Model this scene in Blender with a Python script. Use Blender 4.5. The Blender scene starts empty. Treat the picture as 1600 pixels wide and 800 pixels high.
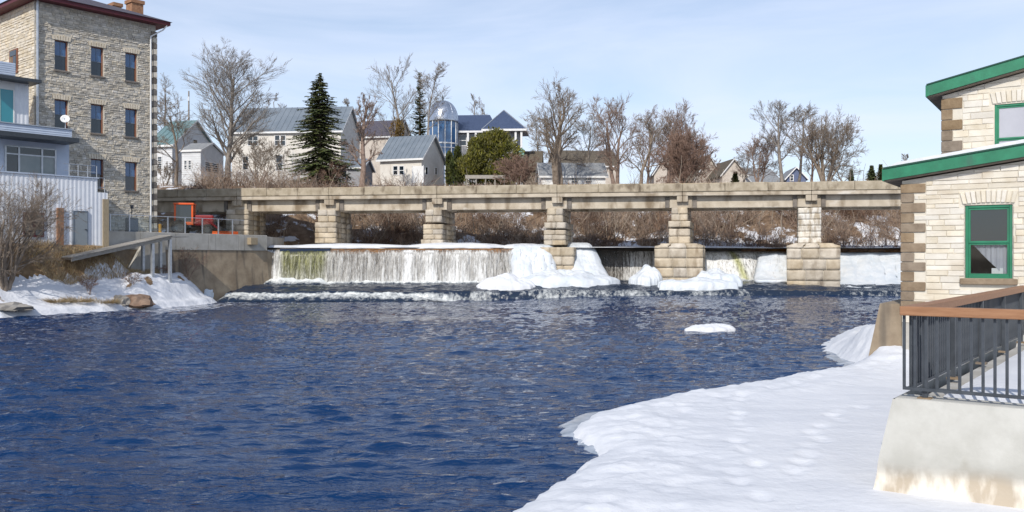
import bpy, math, random
import numpy as np
from mathutils import Vector

S = bpy.context.scene
COL = S.collection
PI = math.pi

# ------------------------------------------------------------------ camera, sky, sun, exposure
CH = 3.2                      # eye height above the lower river
FPX, CX, HY = 1400.0, 800.0, 402.0
cam = bpy.data.cameras.new('camera')
cam.sensor_width = 36.0
cam.lens = 36.0 * FPX / 1600.0
cam.shift_y = (HY - 400.0) / 1600.0
cam.clip_start = 0.1
cam.clip_end = 6000
cam_o = bpy.data.objects.new('camera', cam)
COL.objects.link(cam_o)
cam_o.location = (0, 0, CH)
cam_o.rotation_euler = (PI / 2, 0, 0)
S.camera = cam_o

SUN_AZ = (-0.316, -0.949)
SUN_EL = math.radians(37)
sd = Vector((SUN_AZ[0] * math.cos(SUN_EL), SUN_AZ[1] * math.cos(SUN_EL), math.sin(SUN_EL))).normalized()
sun = bpy.data.lights.new('sun', 'SUN')
sun.energy = 3.1
sun.angle = math.radians(0.5)
sun.color = (1.0, 0.945, 0.86)
sun_o = bpy.data.objects.new('sun', sun)
COL.objects.link(sun_o)
sun_o.location = (-20, -60, 60)
sun_o.rotation_euler = sd.to_track_quat('Z', 'Y').to_euler()

world = bpy.data.worlds.new('World')
S.world = world
world.use_nodes = True
wn, wl = world.node_tree.nodes, world.node_tree.links
for n in list(wn):
    wn.remove(n)
wo = wn.new('ShaderNodeOutputWorld')
bg = wn.new('ShaderNodeBackground')
bg.inputs['Strength'].default_value = 0.12
sky = wn.new('ShaderNodeTexSky')
sky.sky_type = 'NISHITA'
sky.sun_disc = False
sky.sun_elevation = SUN_EL
sky.sun_rotation = math.atan2(SUN_AZ[0], SUN_AZ[1])
sky.altitude = 100
sky.air_density = 1.0
sky.dust_density = 0.6
sky.ozone_density = 2.2
tc = wn.new('ShaderNodeTexCoord')
mp = wn.new('ShaderNodeMapping')
mp.inputs['Scale'].default_value = (1.0, 1.0, 5.0)
mp.inputs['Rotation'].default_value = (0.10, 0.06, 0.4)
nz = wn.new('ShaderNodeTexNoise')
nz.inputs['Scale'].default_value = 2.3
nz.inputs['Detail'].default_value = 6
nz.inputs['Roughness'].default_value = 0.55
nz.inputs['Distortion'].default_value = 0.6
rp = wn.new('ShaderNodeValToRGB')
rp.color_ramp.elements[0].position = 0.36
rp.color_ramp.elements[0].color = (0.42, 0.42, 0.42, 1)
rp.color_ramp.elements[1].position = 0.72
rp.color_ramp.elements[1].color = (0.96, 0.96, 0.96, 1)
mx = wn.new('ShaderNodeMix')
mx.data_type = 'RGBA'
mx.inputs[7].default_value = (6.25, 6.8, 8.15, 1)     # thin high cloud
wl.new(tc.outputs['Generated'], mp.inputs['Vector'])
wl.new(mp.outputs[0], nz.inputs['Vector'])
wl.new(nz.outputs['Fac'], rp.inputs['Fac'])
sx_ = wn.new('ShaderNodeSeparateXYZ')
wl.new(tc.outputs['Generated'], sx_.inputs[0])
thin = wn.new('ShaderNodeMapRange')                 # high cloud and haze thin out towards the zenith
thin.inputs[1].default_value = 0.08; thin.inputs[2].default_value = 0.75
thin.inputs[3].default_value = 1.0; thin.inputs[4].default_value = 0.25
wl.new(sx_.outputs['Z'], thin.inputs[0])
mulc = wn.new('ShaderNodeMath'); mulc.operation = 'MULTIPLY'
wl.new(rp.outputs['Color'], mulc.inputs[0]); wl.new(thin.outputs[0], mulc.inputs[1])
wl.new(mulc.outputs[0], mx.inputs[0])
wl.new(sky.outputs[0], mx.inputs[6])
wl.new(mx.outputs[2], bg.inputs['Color'])
wl.new(bg.outputs[0], wo.inputs[0])

S.view_settings.view_transform = 'Standard'
S.view_settings.look = 'None'
S.view_settings.exposure = 0.22
S.view_settings.gamma = 1.0
S.cycles.max_bounces = 6
S.cycles.transparent_max_bounces = 12
S.cycles.use_denoising = True

# ------------------------------------------------------------------ helpers
def X(px, Y):
    return (px - CX) / FPX * Y

def Z(py, Y):
    return CH - (py - HY) / FPX * Y

def tpx(O, D, px):
    """distance along the plan line O + t D seen at image column px"""
    r = (px - CX) / FPX
    return (r * O[1] - O[0]) / (D[0] - r * D[1])

def lerp(a, b, t):
    return a + (b - a) * t

def sstep(a, b, x):
    t = np.clip((x - a) / (b - a), 0, 1)
    return t * t * (3 - 2 * t)

def _hash(ix, iy, seed):
    h = (ix.astype(np.int64) * 374761393 + iy.astype(np.int64) * 668265263 + seed * 974711) & 0x7fffffff
    h = ((h ^ (h >> 13)) * 1274126177) & 0x7fffffff
    h = h ^ (h >> 16)
    return (h & 0xffff) / 65535.0

def vnoise(x, y, seed=0):
    x = np.asarray(x, float); y = np.asarray(y, float)
    ix, iy = np.floor(x), np.floor(y)
    fx, fy = x - ix, y - iy
    fx = fx * fx * (3 - 2 * fx); fy = fy * fy * (3 - 2 * fy)
    a = _hash(ix, iy, seed); b = _hash(ix + 1, iy, seed)
    c = _hash(ix, iy + 1, seed); d = _hash(ix + 1, iy + 1, seed)
    return (a * (1 - fx) + b * fx) * (1 - fy) + (c * (1 - fx) + d * fx) * fy

def fbm(x, y, seed=0, octs=4, gain=0.5):
    s, a, f, t = 0, 1.0, 1.0, 0
    for o in range(octs):
        s = s + a * vnoise(x * f + 13.7 * o, y * f - 7.1 * o, seed + o)
        t += a; a *= gain; f *= 2.03
    return s / t

def mesh_np(name, V, Fc, smooth=False):
    me = bpy.data.meshes.new(name)
    V = np.asarray(V, np.float32); Fc = np.asarray(Fc, np.int32)
    n, k = Fc.shape
    me.vertices.add(len(V)); me.vertices.foreach_set('co', V.ravel())
    me.loops.add(n * k); me.loops.foreach_set('vertex_index', Fc.ravel())
    me.polygons.add(n); me.polygons.foreach_set('loop_start', np.arange(0, n * k, k, dtype=np.int32))
    if smooth:
        me.polygons.foreach_set('use_smooth', np.ones(n, bool))
    me.update(calc_edges=True)
    return me

def add_attr(me, name, vals):
    a = me.attributes.new(name, 'FLOAT', 'POINT')
    a.data.foreach_set('value', np.asarray(vals, np.float32).ravel())

def link(name, me, mat, parent=None):
    o = bpy.data.objects.new(name, me)
    if mat is not None:
        me.materials.clear() if len(me.materials) else None
        me.materials.append(mat)
    COL.objects.link(o)
    if parent is not None:
        o.parent = parent
    return o

def tag(o, label=None, cat=None, group=None, kind=None):
    if label: o['label'] = label
    if cat: o['category'] = cat
    if group: o['group'] = group
    if kind: o['kind'] = kind
    return o

def thing(name, label, cat, loc=(0, 0, 0), rz=0.0, group=None):
    o = bpy.data.objects.new(name, None)
    COL.objects.link(o)
    o.empty_display_size = 0.3
    o.location = loc
    o.rotation_euler = (0, 0, rz)
    return tag(o, label, cat, group)

class MB:
    def __init__(s):
        s.v = []; s.f = []
    def box(s, x0, x1, y0, y1, z0, z1):
        b = len(s.v)
        s.v += [(x0, y0, z0), (x1, y0, z0), (x1, y1, z0), (x0, y1, z0), (x0, y0, z1), (x1, y0, z1), (x1, y1, z1), (x0, y1, z1)]
        s.f += [[b + i for i in q] for q in ((0, 3, 2, 1), (4, 5, 6, 7), (0, 1, 5, 4), (1, 2, 6, 5), (2, 3, 7, 6), (3, 0, 4, 7))]
        return s
    def hexa(s, pts):
        """8 points: bottom ring ccw then top ring"""
        b = len(s.v); s.v += [tuple(p) for p in pts]
        s.f += [[b + i for i in q] for q in ((0, 3, 2, 1), (4, 5, 6, 7), (0, 1, 5, 4), (1, 2, 6, 5), (2, 3, 7, 6), (3, 0, 4, 7))]
        return s
    def taper(s, x0, x1, y0, y1, z0, z1, dx0=0, dx1=0, dy0=0, dy1=0):
        return s.hexa([(x0, y0, z0), (x1, y0, z0), (x1, y1, z0), (x0, y1, z0),
                       (x0 + dx0, y0 + dy0, z1), (x1 - dx1, y0 + dy0, z1), (x1 - dx1, y1 - dy1, z1), (x0 + dx0, y1 - dy1, z1)])
    def prism(s, poly, axis, a0, a1):
        """poly (p,q) extruded along axis 'x' (p=y,q=z), 'y' (p=x,q=z) or 'z' (p=x,q=y)"""
        n = len(poly); b = len(s.v)
        for a in (a0, a1):
            for p, q in poly:
                s.v.append((a, p, q) if axis == 'x' else (p, a, q) if axis == 'y' else (p, q, a))
        s.f.append([b + i for i in range(n)][::-1]); s.f.append([b + n + i for i in range(n)])
        for i in range(n):
            j = (i + 1) % n
            s.f.append([b + i, b + j, b + n + j, b + n + i])
        return s
    def tube(s, pts, rad, n=6, cap=True):
        pts = [Vector(p) for p in pts]
        if not hasattr(rad, '__len__'): rad = [rad] * len(pts)
        b = len(s.v)
        for i, p in enumerate(pts):
            d = (pts[min(i + 1, len(pts) - 1)] - pts[max(i - 1, 0)]).normalized()
            u = d.cross(Vector((0, 0, 1)) if abs(d.z) < 0.9 else Vector((1, 0, 0))).normalized()
            w = d.cross(u)
            for k in range(n):
                a = 2 * PI * k / n
                s.v.append(tuple(p + (u * math.cos(a) + w * math.sin(a)) * rad[i]))
        for i in range(len(pts) - 1):
            for k in range(n):
                k2 = (k + 1) % n
                s.f.append([b + i * n + k, b + i * n + k2, b + (i + 1) * n + k2, b + (i + 1) * n + k])
        if cap:
            s.f.append([b + k for k in range(n)][::-1])
            e = b + (len(pts) - 1) * n
            s.f.append([e + k for k in range(n)])
        return s
    def lathe(s, prof, n=24, c=(0, 0, 0)):
        b = len(s.v)
        for r, z in prof:
            for k in range(n):
                a = 2 * PI * k / n
                s.v.append((c[0] + r * math.cos(a), c[1] + r * math.sin(a), c[2] + z))
        for i in range(len(prof) - 1):
            for k in range(n):
                k2 = (k + 1) % n
                s.f.append([b + i * n + k, b + i * n + k2, b + (i + 1) * n + k2, b + (i + 1) * n + k])
        return s
    def block(s, x0, x1, z0, z1, yf, yb, bev=0.02, jit=0.0, rnd=random):
        """stone with chamfered front face; front at y=yf looking to -y"""
        b = len(s.v)
        j = lambda: rnd.uniform(-jit, jit)
        ym = yf + bev
        q = [(x0, z0), (x1, z0), (x1, z1), (x0, z1)]
        qi = [(x0 + bev, z0 + bev), (x1 - bev, z0 + bev), (x1 - bev, z1 - bev), (x0 + bev, z1 - bev)]
        for x, z in q: s.v.append((x, yb, z))
        for x, z in q: s.v.append((x, ym, z))
        for x, z in qi: s.v.append((x + j(), yf + j() * 1.5, z + j()))
        for r in (0, 4):
            for k in range(4):
                k2 = (k + 1) % 4
                s.f.append([b + r + k, b + r + k2, b + r + 4 + k2, b + r + 4 + k])
        s.f.append([b + 8, b + 9, b + 10, b + 11])
        return s
    def build(s, name, mat, parent=None, smooth=False):
        me = bpy.data.meshes.new(name)
        me.from_pydata(s.v, [], s.f)
        if smooth:
            for p in me.polygons: p.use_smooth = True
        me.update()
        return link(name, me, mat, parent)

def bevel(o, w=0.02, seg=1):
    m = o.modifiers.new('bevel', 'BEVEL')
    m.width = w; m.segments = seg; m.limit_method = 'ANGLE'
    return o

def part_box(name, mat, parent, *a):
    return MB().box(*a).build(name, mat, parent)

def rough_block_mesh(sx, sy, sz, seed, rough=0.03, cuts=3):
    """a weathered block centred in x,y, standing on z=0"""
    rnd = np.random.RandomState(seed)
    n = cuts
    mb = MB(); idx = {}
    V = []; Fc = []
    def vid(i, j, k):
        key = (i, j, k)
        if key not in idx:
            idx[key] = len(V)
            p = np.array([(i / n - .5) * sx, (j / n - .5) * sy, k / n * sz])
            e = sum(c in (0, n) for c in key)
            off = rnd.uniform(-1, 1, 3) * rough
            if e >= 2:
                cen = np.array([0, 0, sz / 2])
                dirv = np.sign(p - cen) * np.array([i in (0, n), j in (0, n), k in (0, n)])
                off -= dirv * rough * rnd.uniform(.4, 1.6)
            V.append(p + off)
        return idx[key]
    for a in range(n):
        for b in range(n):
            Fc.append((vid(a, 0, b), vid(a + 1, 0, b), vid(a + 1, 0, b + 1), vid(a, 0, b + 1)))
            Fc.append((vid(a, n, b), vid(a, n, b + 1), vid(a + 1, n, b + 1), vid(a + 1, n, b)))
            Fc.append((vid(0, a, b), vid(0, a, b + 1), vid(0, a + 1, b + 1), vid(0, a + 1, b)))
            Fc.append((vid(n, a, b), vid(n, a + 1, b), vid(n, a + 1, b + 1), vid(n, a, b + 1)))
            Fc.append((vid(a, b, 0), vid(a, b + 1, 0), vid(a + 1, b + 1, 0), vid(a + 1, b, 0)))
            Fc.append((vid(a, b, n), vid(a + 1, b, n), vid(a + 1, b + 1, n), vid(a, b + 1, n)))
    return mesh_np('block', V, Fc)

# ---- materials
MATS = {}
def mat(name, c1, c2=None, rough=0.8, scale=3.0, detail=5.0, lo=0.35, hi=0.65, bump=0.0, bscale=None, bdist=0.02,
        metal=0.0, spec=0.4, rand=None, randv=0.15, stretch=None, streak=None, stain=None, coord='Object', trans=0.0, alpha=None, ior=None):
    if name in MATS: return MATS[name]
    m = bpy.data.materials.new(name); m.use_nodes = True
    N, L = m.node_tree.nodes, m.node_tree.links
    p = N['Principled BSDF']
    p.inputs['Roughness'].default_value = rough
    p.inputs['Metallic'].default_value = metal
    p.inputs['Specular IOR Level'].default_value = spec
    if ior: p.inputs['IOR'].default_value = ior
    if trans: p.inputs['Transmission Weight'].default_value = trans
    if alpha is not None: p.inputs['Alpha'].default_value = alpha
    t = N.new('ShaderNodeTexCoord')
    vec = t.outputs['Object'] if coord == 'World' else t.outputs[coord]
    if coord == 'World':
        vec = N.new('ShaderNodeNewGeometry').outputs['Position']
    if stretch:
        mpn = N.new('ShaderNodeMapping'); mpn.inputs['Scale'].default_value = stretch
        L.new(vec, mpn.inputs['Vector']); svec = mpn.outputs[0]
    else:
        svec = vec
    col = None
    if c2 is not None:
        n1 = N.new('ShaderNodeTexNoise'); n1.inputs['Scale'].default_value = scale; n1.inputs['Detail'].default_value = detail
        n1.inputs['Roughness'].default_value = 0.6
        L.new(svec, n1.inputs['Vector'])
        r = N.new('ShaderNodeValToRGB')
        r.color_ramp.elements[0].position = lo; r.color_ramp.elements[0].color = (*c1, 1)
        r.color_ramp.elements[1].position = hi; r.color_ramp.elements[1].color = (*c2, 1)
        L.new(n1.outputs['Fac'], r.inputs['Fac'])
        col = r.outputs['Color']
    else:
        rgb = N.new('ShaderNodeRGB'); rgb.outputs[0].default_value = (*c1, 1); col = rgb.outputs[0]
    def mixc(a, facsock, c):
        k = N.new('ShaderNodeMix'); k.data_type = 'RGBA'
        L.new(facsock, k.inputs[0]); L.new(a, k.inputs[6]); k.inputs[7].default_value = (*c, 1)
        return k.outputs[2]
    for spec_ in (streak, stain):
        if spec_:
            c3, sc, st, l0, h0 = spec_
            mp2 = N.new('ShaderNodeMapping'); mp2.inputs['Scale'].default_value = st
            L.new(vec, mp2.inputs['Vector'])
            n2 = N.new('ShaderNodeTexNoise'); n2.inputs['Scale'].default_value = sc; n2.inputs['Detail'].default_value = 4
            L.new(mp2.outputs[0], n2.inputs['Vector'])
            r2 = N.new('ShaderNodeMapRange'); r2.inputs[1].default_value = l0; r2.inputs[2].default_value = h0
            L.new(n2.outputs['Fac'], r2.inputs[0])
            col = mixc(col, r2.outputs[0], c3)
    if rand:
        if rand == 'island': src = N.new('ShaderNodeNewGeometry').outputs['Random Per Island']
        else: src = N.new('ShaderNodeObjectInfo').outputs['Random']
        mr = N.new('ShaderNodeMapRange'); mr.inputs[3].default_value = 1 - randv; mr.inputs[4].default_value = 1 + randv
        L.new(src, mr.inputs[0])
        hsv = N.new('ShaderNodeHueSaturation')
        L.new(mr.outputs[0], hsv.inputs['Value']); L.new(col, hsv.inputs['Color'])
        sat = N.new('ShaderNodeMapRange'); sat.inputs[3].default_value = 1.25; sat.inputs[4].default_value = 0.75
        mul = N.new('ShaderNodeMath'); mul.operation = 'MULTIPLY'; mul.inputs[1].default_value = 7.31
        fr = N.new('ShaderNodeMath'); fr.operation = 'FRACT'
        L.new(src, mul.inputs[0]); L.new(mul.outputs[0], fr.inputs[0]); L.new(fr.outputs[0], sat.inputs[0])
        L.new(sat.outputs[0], hsv.inputs['Saturation'])
        col = hsv.outputs[0]
    L.new(col, p.inputs['Base Color'])
    if bump:
        nb = N.new('ShaderNodeTexNoise'); nb.inputs['Scale'].default_value = bscale or scale * 3; nb.inputs['Detail'].default_value = 6
        L.new(svec, nb.inputs['Vector'])
        bp = N.new('ShaderNodeBump'); bp.inputs['Strength'].default_value = bump; bp.inputs['Distance'].default_value = bdist
        L.new(nb.outputs['Fac'], bp.inputs['Height']); L.new(bp.outputs[0], p.inputs['Normal'])
    MATS[name] = m
    return m

M_snow = mat('snow', (0.65, 0.665, 0.70), (0.72, 0.73, 0.755), rough=0.75, scale=1.2, bump=0.38, bscale=7, bdist=0.05, spec=0.3, coord='World')
M_ice = mat('ice', (0.58, 0.63, 0.68), (0.70, 0.72, 0.74), rough=0.5, scale=1.1, bump=0.6, bscale=2.6, bdist=0.14, spec=0.5, coord='World')
M_greyice = mat('thin_ice', (0.20, 0.24, 0.29), (0.50, 0.53, 0.58), rough=0.25, scale=2.2, bump=0.2, bscale=8, spec=0.5, coord='World')
M_concrete = mat('concrete', (0.36, 0.34, 0.30), (0.46, 0.44, 0.40), rough=0.9, scale=1.5, bump=0.3, bscale=14, bdist=0.01,
                 streak=((0.20, 0.19, 0.17), 1.0, (2.2, 2.2, 0.12), 0.62, 0.74), coord='World')
M_conc_dark = mat('wet_concrete', (0.23, 0.175, 0.12), (0.36, 0.29, 0.205), rough=0.85, scale=1.1, bump=0.5, bscale=6, bdist=0.03,
                  streak=((0.10, 0.085, 0.07), 1.0, (1.6, 1.6, 0.15), 0.56, 0.72), coord='World')
M_conc_bridge = mat('bridge_concrete', (0.44, 0.375, 0.285), (0.58, 0.51, 0.41), rough=0.9, scale=0.9, bump=0.4, bscale=9, bdist=0.02,
                    streak=((0.24, 0.185, 0.125), 1.0, (1.1, 1.1, 0.45), 0.50, 0.68), stain=((0.66, 0.62, 0.55), 0.5, (1, 1, 2.5), 0.62, 0.75), coord='World')
M_conc_curb = mat('curb_concrete', (0.33, 0.275, 0.195), (0.47, 0.405, 0.305), rough=0.92, scale=1.6, bump=0.6, bscale=11, bdist=0.03,
                  streak=((0.19, 0.15, 0.105), 1.2, (1.5, 1.5, 0.8), 0.53, 0.70), coord='World')
M_pier = mat('pier_stone', (0.40, 0.335, 0.25), (0.57, 0.50, 0.40), rough=0.92, scale=1.4, bump=0.7, bscale=7, bdist=0.04,
             streak=((0.23, 0.175, 0.12), 1.0, (1.3, 1.3, 0.5), 0.55, 0.72), rand='object', randv=0.1, coord='World')
M_pier_white = mat('limewashed_stone', (0.42, 0.36, 0.28), (0.70, 0.66, 0.59), rough=0.92, scale=2.0, lo=0.42, hi=0.58, bump=0.7, bscale=7, bdist=0.04,
             stretch=(1.5, 1.5, 0.6), rand='object', randv=0.08, coord='World')
M_mill = mat('mill_stone', (0.44, 0.395, 0.325), (0.62, 0.57, 0.485), rough=0.95, scale=2.5, bump=0.6, bscale=12, bdist=0.03, rand='island', randv=0.22, coord='Object')
M_mortar = mat('mortar', (0.44, 0.41, 0.35), (0.52, 0.49, 0.43), rough=0.95, scale=4, bump=0.3)
M_quoin_dark = mat('quoin_stone', (0.13, 0.115, 0.10), (0.22, 0.19, 0.16), rough=0.9, scale=3, bump=0.4, rand='object', randv=0.15)
M_cream = mat('cream_stone', (0.60, 0.54, 0.44), (0.70, 0.65, 0.56), rough=0.9, scale=2.5, stain=((0.52, 0.44, 0.34), 0.9, (1, 1, 1.4), 0.52, 0.75), bump=0.5, bscale=16, bdist=0.012, rand='object', randv=0.07, coord='World')
M_cream_mortar = mat('cream_mortar', (0.60, 0.55, 0.46), (0.66, 0.61, 0.52), rough=0.95, scale=5, bump=0.3)
M_brown = mat('brown_stone', (0.20, 0.148, 0.10), (0.28, 0.215, 0.15), rough=0.92, scale=4, bump=0.7, bscale=14, bdist=0.02, rand='object', randv=0.12, coord='World')
M_green = mat('green_paint', (0.012, 0.15, 0.075), (0.020, 0.205, 0.105), rough=0.5, scale=2.5, streak=((0.03, 0.13, 0.08), 3.0, (1, 1, 0.3), 0.58, 0.8), spec=0.5, bump=0.05, coord='World')
M_green_dark = mat('green_flashing', (0.01, 0.06, 0.04), rough=0.5)
M_soffit = mat('soffit', (0.16, 0.13, 0.10), (0.22, 0.18, 0.14), rough=0.9, scale=4)
M_glass = mat('window_glass', (0.012, 0.022, 0.032), rough=0.04, spec=0.9, bump=0.02, bscale=2)
M_glass_blue = mat('blue_window_glass', (0.045, 0.12, 0.26), rough=0.06, spec=0.9)
M_teal = mat('teal_glass', (0.03, 0.25, 0.30), rough=0.1, spec=0.8)
M_curtain_skyref = mat('curtain_and_sky_reflection', (0.40, 0.40, 0.44), (0.46, 0.46, 0.50), rough=0.25, spec=0.6, scale=0.7)  # curtain cloth; on the upper window it imitates reflected sky
M_white = mat('white_paint', (0.72, 0.72, 0.71), (0.78, 0.78, 0.77), rough=0.6, scale=3, coord='World')
M_siding = mat('white_siding', (0.62, 0.63, 0.64), (0.70, 0.71, 0.72), rough=0.65, scale=2, coord='World')
M_bluesiding = mat('pale_blue_siding', (0.44, 0.51, 0.62), (0.50, 0.56, 0.66), rough=0.5, scale=2, coord='World')
M_whitemetal = mat('white_sheet_metal', (0.68, 0.70, 0.74), (0.74, 0.76, 0.79), rough=0.4, spec=0.5, scale=1.5, coord='World')
M_greydoor = mat('grey_door_paint', (0.24, 0.27, 0.29), rough=0.5)
M_darkmetal = mat('dark_metal', (0.035, 0.042, 0.05), (0.05, 0.058, 0.068), rough=0.45, spec=0.5, scale=6)
M_railmetal = mat('slate_painted_steel', (0.030, 0.036, 0.045), (0.055, 0.064, 0.076), rough=0.5, spec=0.5, scale=5, bump=0.05)
M_steel = mat('galvanised_steel', (0.42, 0.45, 0.48), (0.55, 0.57, 0.60), rough=0.4, metal=0.6, scale=5)
M_railwood = mat('orange_brown_rail', (0.26, 0.125, 0.060), (0.34, 0.175, 0.09), rough=0.6, scale=3, stretch=(1, 8, 8))
M_redwood = mat('red_brown_trim', (0.085, 0.014, 0.022), (0.12, 0.02, 0.028), rough=0.55, scale=4)
M_winframe = mat('brown_window_frame', (0.20, 0.085, 0.05), (0.26, 0.12, 0.075), rough=0.6, scale=5)
M_winsash = mat('grey_sash', (0.14, 0.17, 0.21), rough=0.5)
M_brick = mat('orange_brick', (0.26, 0.13, 0.075), (0.38, 0.21, 0.12), rough=0.9, scale=6, bump=0.4)
M_wood = mat('weathered_wood', (0.25, 0.23, 0.20), (0.38, 0.36, 0.33), rough=0.9, scale=4, stretch=(1, 6, 6), bump=0.3, rand='object', randv=0.18)
M_post = mat('wood_post', (0.28, 0.22, 0.145), (0.38, 0.31, 0.21), rough=0.9, scale=4, stretch=(6, 6, 1))
M_orange = mat('orange_machine_paint', (0.75, 0.10, 0.015), (0.80, 0.13, 0.02), rough=0.35, spec=0.5, scale=3)
M_red = mat('red_machine_paint', (0.24, 0.012, 0.014), rough=0.4)
M_rubber = mat('rubber', (0.025, 0.025, 0.027), rough=0.85)
M_yellow = mat('yellow_paint', (0.55, 0.27, 0.02), rough=0.5)
M_roofgrey = mat('blue_grey_metal_roof', (0.19, 0.225, 0.26), (0.24, 0.275, 0.31), rough=0.42, metal=0.2, scale=0.8, spec=0.5)
M_roofteal = mat('teal_metal_roof', (0.15, 0.25, 0.26), (0.20, 0.30, 0.30), rough=0.45, metal=0.2, scale=0.8)
M_roofblue = mat('blue_shingle_roof', (0.038, 0.058, 0.115), (0.065, 0.09, 0.16), rough=0.5, scale=5, bump=0.3, bscale=8, spec=0.6)
M_roofgreyS = mat('grey_shingles', (0.20, 0.21, 0.22), (0.30, 0.31, 0.32), rough=0.9, scale=4, bump=0.3)
M_roofbrown = mat('brown_shingles', (0.09, 0.075, 0.055), (0.14, 0.115, 0.085), rough=0.9, scale=4, bump=0.3)
M_roofdark = mat('purple_grey_shingles', (0.07, 0.065, 0.085), (0.11, 0.10, 0.125), rough=0.9, scale=4, bump=0.3)
M_creamwall = mat('cream_siding', (0.64, 0.60, 0.54), (0.72, 0.69, 0.63), rough=0.7, scale=1.5)
M_greywall = mat('grey_siding', (0.27, 0.275, 0.29), (0.32, 0.325, 0.34), rough=0.75, scale=2)
M_bluewall = mat('slate_blue_siding', (0.10, 0.13, 0.22), (0.13, 0.16, 0.26), rough=0.75, scale=2)
M_beigewall = mat('beige_render', (0.50, 0.44, 0.38), (0.60, 0.54, 0.47), rough=0.85, scale=2)
M_dome = mat('silver_dome_metal', (0.46, 0.49, 0.55), (0.60, 0.63, 0.68), rough=0.30, metal=0.85, scale=5, lo=0.3, hi=0.7, bump=0.25, bscale=7, bdist=0.02)
M_bark = mat('bark', (0.18, 0.14, 0.105), (0.30, 0.245, 0.195), rough=0.95, scale=3, bump=0.5, bscale=10, coord='World')
M_bark_grey = mat('grey_bark', (0.19, 0.165, 0.145), (0.31, 0.275, 0.24), rough=0.95, scale=3, bump=0.5, bscale=10, coord='World')
M_bark_red = mat('red_brown_bark', (0.21, 0.15, 0.12), (0.32, 0.235, 0.19), rough=0.95, scale=3, bump=0.5, bscale=10, coord='World')
M_twig_red = mat('red_twigs', (0.20, 0.125, 0.095), (0.31, 0.21, 0.16), rough=0.9, scale=2, coord='World')
M_brush = mat('dry_brush', (0.16, 0.095, 0.065), (0.48, 0.38, 0.30), rough=0.95, scale=0.33, rand='island', randv=0.35, coord='World')
M_needles = mat('spruce_needles', (0.060, 0.085, 0.032), (0.165, 0.185, 0.066), rough=0.8, scale=1.2, rand='island', randv=0.3, coord='World')
M_cedar = mat('cedar_foliage', (0.085, 0.092, 0.018), (0.175, 0.16, 0.032), rough=0.8, scale=1.0, rand='island', randv=0.3, coord='World')
M_cedar_dark = mat('dark_cedar_foliage', (0.04, 0.055, 0.015), (0.09, 0.10, 0.025), rough=0.8, scale=1.0, rand='island', randv=0.3, coord='World')
M_drygrass = mat('dry_grass', (0.38, 0.28, 0.16), (0.54, 0.43, 0.27), rough=0.95, scale=2, rand='island', randv=0.3, coord='World')
M_rock = mat('rock', (0.20, 0.18, 0.16), (0.33, 0.31, 0.28), rough=0.9, scale=2, bump=0.6, bscale=7)
M_rock_red = mat('rusty_rock', (0.17, 0.105, 0.07), (0.27, 0.19, 0.14), rough=0.9, scale=2, bump=0.6, bscale=7)
M_weir = mat('rusty_weir_board', (0.10, 0.055, 0.03), (0.30, 0.15, 0.06), rough=0.8, scale=3, stretch=(1, 1, 4), lo=0.4, hi=0.6, rand='object', randv=0.2, coord='World')
M_damface = mat('wet_dam_face', (0.035, 0.028, 0.022), (0.10, 0.08, 0.06), rough=0.4, scale=2, bump=0.5, bscale=5, coord='World')

def clearglass(name, tint):
    m = bpy.data.materials.new(name); m.use_nodes = True
    N, L = m.node_tree.nodes, m.node_tree.links
    for n in list(N): N.remove(n)
    o = N.new('ShaderNodeOutputMaterial'); g = N.new('ShaderNodeBsdfGlossy'); g.inputs['Roughness'].default_value = 0.03
    t = N.new('ShaderNodeBsdfTransparent'); t.inputs[0].default_value = (*tint, 1)
    fr = N.new('ShaderNodeFresnel'); fr.inputs[0].default_value = 1.45
    k = N.new('ShaderNodeMixShader')
    L.new(fr.outputs[0], k.inputs[0]); L.new(t.outputs[0], k.inputs[1]); L.new(g.outputs[0], k.inputs[2]); L.new(k.outputs[0], o.inputs[0])
    return m
M_clear = clearglass('clear_glass', (0.80, 0.84, 0.86))

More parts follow.
